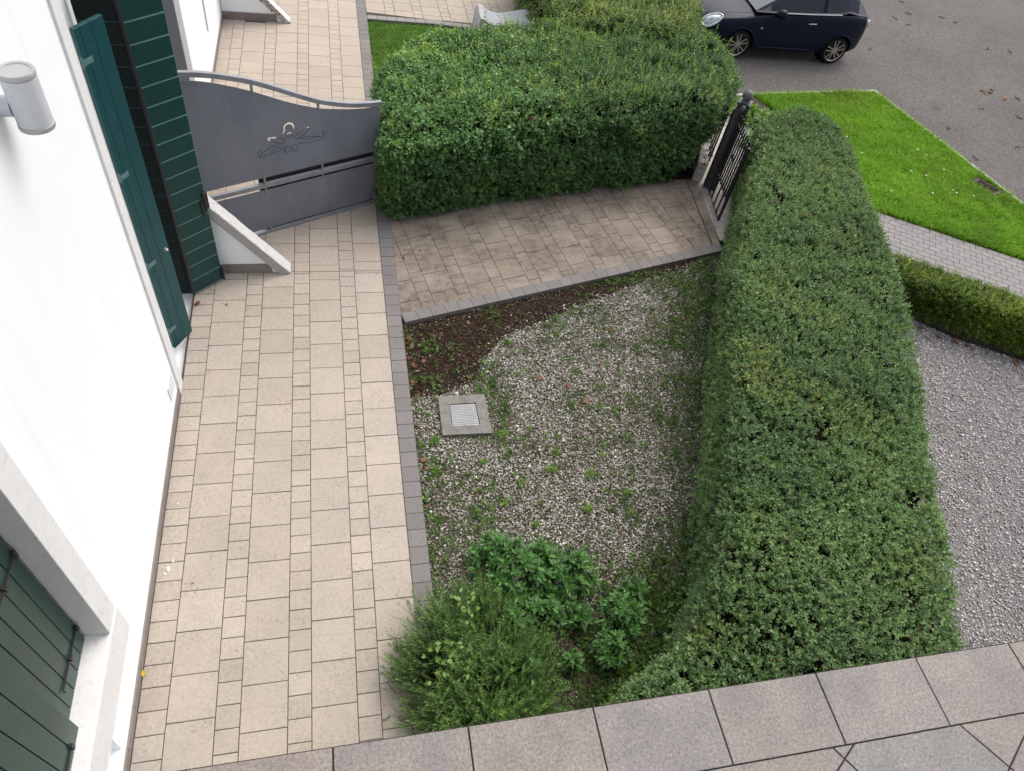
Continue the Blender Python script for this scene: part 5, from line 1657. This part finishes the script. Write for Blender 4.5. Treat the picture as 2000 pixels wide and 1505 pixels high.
# cabin
CS = [(1.02, 0.76, 1.02, 0.73, 1.03), (1.35, 0.79, 1.03, 0.66, 1.19), (1.70, 0.80, 1.035, 0.60, 1.37), (2.00, 0.80, 1.045, 0.58, 1.47), (2.40, 0.80, 1.06, 0.575, 1.505), (2.62, 0.80, 1.07, 0.575, 1.505),
      (2.72, 0.80, 1.075, 0.575, 1.50), (3.05, 0.80, 1.095, 0.565, 1.475), (3.28, 0.80, 1.15, 0.555, 1.44), (3.55, 0.78, 1.10, 0.55, 1.38), (3.80, 0.73, 1.07, 0.55, 1.17), (3.93, 0.66, 1.04, 0.56, 1.06)]
Rf, Wn, Bk, Sd, Sf = MB(), MB(), MB(), MB(), MB()
def sec(cs):
    x, wb, zb_, wt, zt = cs
    return [cw(x, -wb, zb_), cw(x, -wb+0.04, zb_+0.02), cw(x, -wt-0.01, zt-0.05), cw(x, -wt+0.05, zt-0.01), cw(x, 0, zt+0.012), cw(x, wt-0.05, zt-0.01), cw(x, wt+0.01, zt-0.05), cw(x, wb-0.04, zb_+0.02), cw(x, wb, zb_)]
for i in range(len(CS)-1):
    a, b = sec(CS[i]), sec(CS[i+1])
    for k in range(8):
        side_ = k in (1, 6)
        q = [a[k], a[k+1], b[k+1], b[k]]
        if side_ and 1 <= i <= 7 and i != 5: (Sd if k == 1 else Sf).add(q, [(0, 1, 2, 3)])
        elif k in (3, 4) and i <= 2: Wn.add(q, [(0, 1, 2, 3)])
        elif k in (3, 4) and i == 9: Bk.add(q, [(0, 1, 2, 3)])
        else: Rf.add(q, [(0, 1, 2, 3)])
Rf.build('roof', M['car'], car, smooth=True); Wn.build('windscreen', M['screen'], car, smooth=True)
Bk.build('rear_window', M['glass'], car, smooth=True); Sd.build('side_window', M['glass'], car, smooth=True); Sf.build('side_window', M['glass'], car, smooth=True)
# bright line below the side glass
MB().tube([cw(1.50+0.05*i, -0.803, 1.040+0.0006*max(0, i-18)**1.2+0.0013*i) for i in range(33)], 0.009, 6).build('window_trim', M['chrome'], car, smooth=True)
# door seams
def seam(pts, r_=0.005):
    MB().tube([skin(x, z, -0.002)[0] for x, z in pts], r_, 5).build('door_seam', M['black'], car)
seam([(1.36, 0.96), (1.335, 0.82), (1.33, 0.6), (1.345, 0.42), (1.37, 0.31)])
seam([(2.62, 1.03), (2.66, 0.86), (2.66, 0.62), (2.60, 0.45), (2.50, 0.31)])
seam([(1.37, 0.31), (1.7, 0.295), (2.1, 0.295), (2.50, 0.31)])
p, _ = skin(2.43, 0.88, 0.016)
MB().tube([p+Vector((-0.10, 0.012, -0.006)), p+Vector((-0.06, 0, 0)), p+Vector((0.05, 0, 0.004)), p+Vector((0.10, 0.012, 0.006))], [0.010, 0.015, 0.016, 0.009], 8).build('door_handle', M['chrome'], car, smooth=True)
p, _ = skin(1.22, 0.72, 0.004)
MB().lathe(p, (0, -1, 0), [(0.022, -0.004), (0.020, 0.006), (0.010, 0.010)], 12).build('side_indicator', M['headlamp'], car, smooth=True)
# sill strip catching the light
MB().tube([skin(1.30+0.1*i, 0.29, 0.006)[0] for i in range(14)], 0.016, 6).build('sill_moulding', M['car'], car, smooth=True)
# arch flares
for wx in (WF, WR):
    pts = []
    for i in range(25):
        a = math.radians(-12+204*i/24)
        x, z = wx+0.372*math.cos(a), WRAD+0.372*math.sin(a)
        q, _ = skin(x, max(0.22, z+0.006), 0.0)
        pts.append(Vector((CX+x, q.y, CZ+z)))
    MB().tube(pts, 0.016, 8).build('arch_lip', M['car'], car, smooth=True)
# mirror
mp_ = cw(1.52, -0.95, 1.075)
mm_ = MB()
for i in range(9):
    pass
mm_.lathe(mp_+Vector((0.06, 0, 0)), (-1, -0.08, 0.05), [(0.075, -0.03), (0.10, 0.0), (0.105, 0.05), (0.085, 0.12), (0.04, 0.165), (0.005, 0.175)], 20)
mo = mm_.build('wing_mirror', M['car'], car, smooth=True)
MB().tube([cw(1.48, -0.80, 1.035), cw(1.50, -0.87, 1.03), cw(1.52, -0.93, 1.04)], [0.035, 0.03, 0.035], 8).build('mirror_arm', M['black'], car, smooth=True)
# headlamp: rounded almond on the front corner
hp = cw(0.065, -0.665, 0.765)
hnn = Vector((-0.42, -0.52, 0.74)).normalized()
hx = Vector((0.86, -0.10, 0.48)); hx = (hx-hnn*hx.dot(hnn)).normalized(); hy = hnn.cross(hx)
def lamp_shell(rx, ry, d0, d1, name, mat, n=28):
    m = MB(); vs_ = []; fs_ = []
    rings = 5
    for j in range(rings+1):
        f = j/rings
        for k in range(n):
            a = 2*PI*k/n
            sh = 1.0-0.22*math.cos(a)          # egg shape, blunt towards the nose
            r_ = math.cos(f*PI/2*0.97)
            vs_.append(hp+hx*(rx*r_*math.cos(a))+hy*(ry*sh*r_*math.sin(a))+hnn*(d0+(d1-d0)*math.sin(f*PI/2)))
    for j in range(rings):
        for k in range(n):
            fs_.append((j*n+k, j*n+(k+1) % n, (j+1)*n+(k+1) % n, (j+1)*n+k))
    fs_.append(tuple(rings*n+k for k in range(n)))
    return m.add(vs_, fs_).build(name, mat, car, smooth=True)
lamp_shell(0.225, 0.120, -0.05, 0.030, 'headlight', M['headlamp'])
lamp_shell(0.075, 0.050, 0.0, 0.036, 'lamp_lens', M['lamp_rim'])
rm = MB()
rm.tube([hp+hx*(0.228*math.cos(2*PI*k/30))+hy*(0.122*(1-0.22*math.cos(2*PI*k/30))*math.sin(2*PI*k/30))+hnn*(-0.012) for k in range(31)], 0.020, 8)
rm.build('headlight_rim', M['headlamp'], car, smooth=True)
# tail lamp on the rear corner
p = cw(3.90, -0.735, 0.93)
MB().lathe(p, Vector((0.75, -0.62, 0.1)), [(0.085, -0.03), (0.085, 0.01), (0.06, 0.03), (0.01, 0.04)], 20).build('tail_light', M['tail'], car, smooth=True)
# bonnet shut line
MB().tube([cw(-0.10, -0.40, 0.765), cw(0.35, -0.58, 0.895), cw(0.80, -0.70, 0.965), cw(1.05, -0.72, 1.015)], 0.004, 5).build('bonnet_seam', M['black'], car)

# ---- every loose scrap gets a label of its own, counted from something one can find
ORD = ['nearest', 'second nearest', 'third nearest', 'fourth nearest', 'fifth nearest', 'sixth nearest', 'seventh nearest', 'eighth nearest', 'ninth nearest', 'tenth nearest',
       'eleventh nearest', 'twelfth nearest', 'thirteenth nearest', 'fourteenth nearest', 'fifteenth nearest', 'sixteenth nearest', 'seventeenth nearest', 'eighteenth nearest', 'nineteenth nearest', 'twentieth nearest',
       'twenty-first nearest', 'twenty-second nearest', 'twenty-third nearest', 'twenty-fourth nearest', 'twenty-fifth nearest', 'twenty-sixth nearest']
def count_labels(group, ref, text):
    obs = [o for o in COL.objects if o.get('group') == group]
    def centre(o):
        if o.location.length > 1e-4: return (o.location.x, o.location.y)
        v = o.data.vertices
        return (sum(q.co.x for q in v)/len(v), sum(q.co.y for q in v)/len(v))
    obs.sort(key=lambda o: math.hypot(centre(o)[0]-ref[0], centre(o)[1]-ref[1]))
    for i, o in enumerate(obs):
        o['label'] = text % ORD[i]
count_labels('weed tufts in the gravel', (3.03, -2.29), 'bright green weed tuft in the white gravel, %s to the drain cover')
count_labels('dead leaves along the walkway border', (2.40, -0.75), 'curled dead leaf beside the grey walkway border, %s to the path corner')
count_labels('dry leaves on the white gravel', (3.03, -2.29), 'dry brown leaf on the white gravel, %s to the drain cover')
count_labels('dead leaves under the low hedge', (9.4, -0.6), 'rust coloured leaf below the low hedge, %s to the wide hedge')
count_labels('twig scraps on the road', (13.1, 7.5), 'dark twig scrap on the asphalt, %s to the rear car wheel')
count_labels('daisies in the lawn', (14.15, 2.6), 'tiny white daisy in the lawn, %s to the muddy drain cover')
count_labels('dead leaves on the road', (13.1, 7.5), 'reddish leaf heaped on the road, %s to the parked car')
count_labels('white paint flakes on the walkway', (-0.235, -4.98), 'white paint flake on the beige tiles, %s to the yellow leaf')
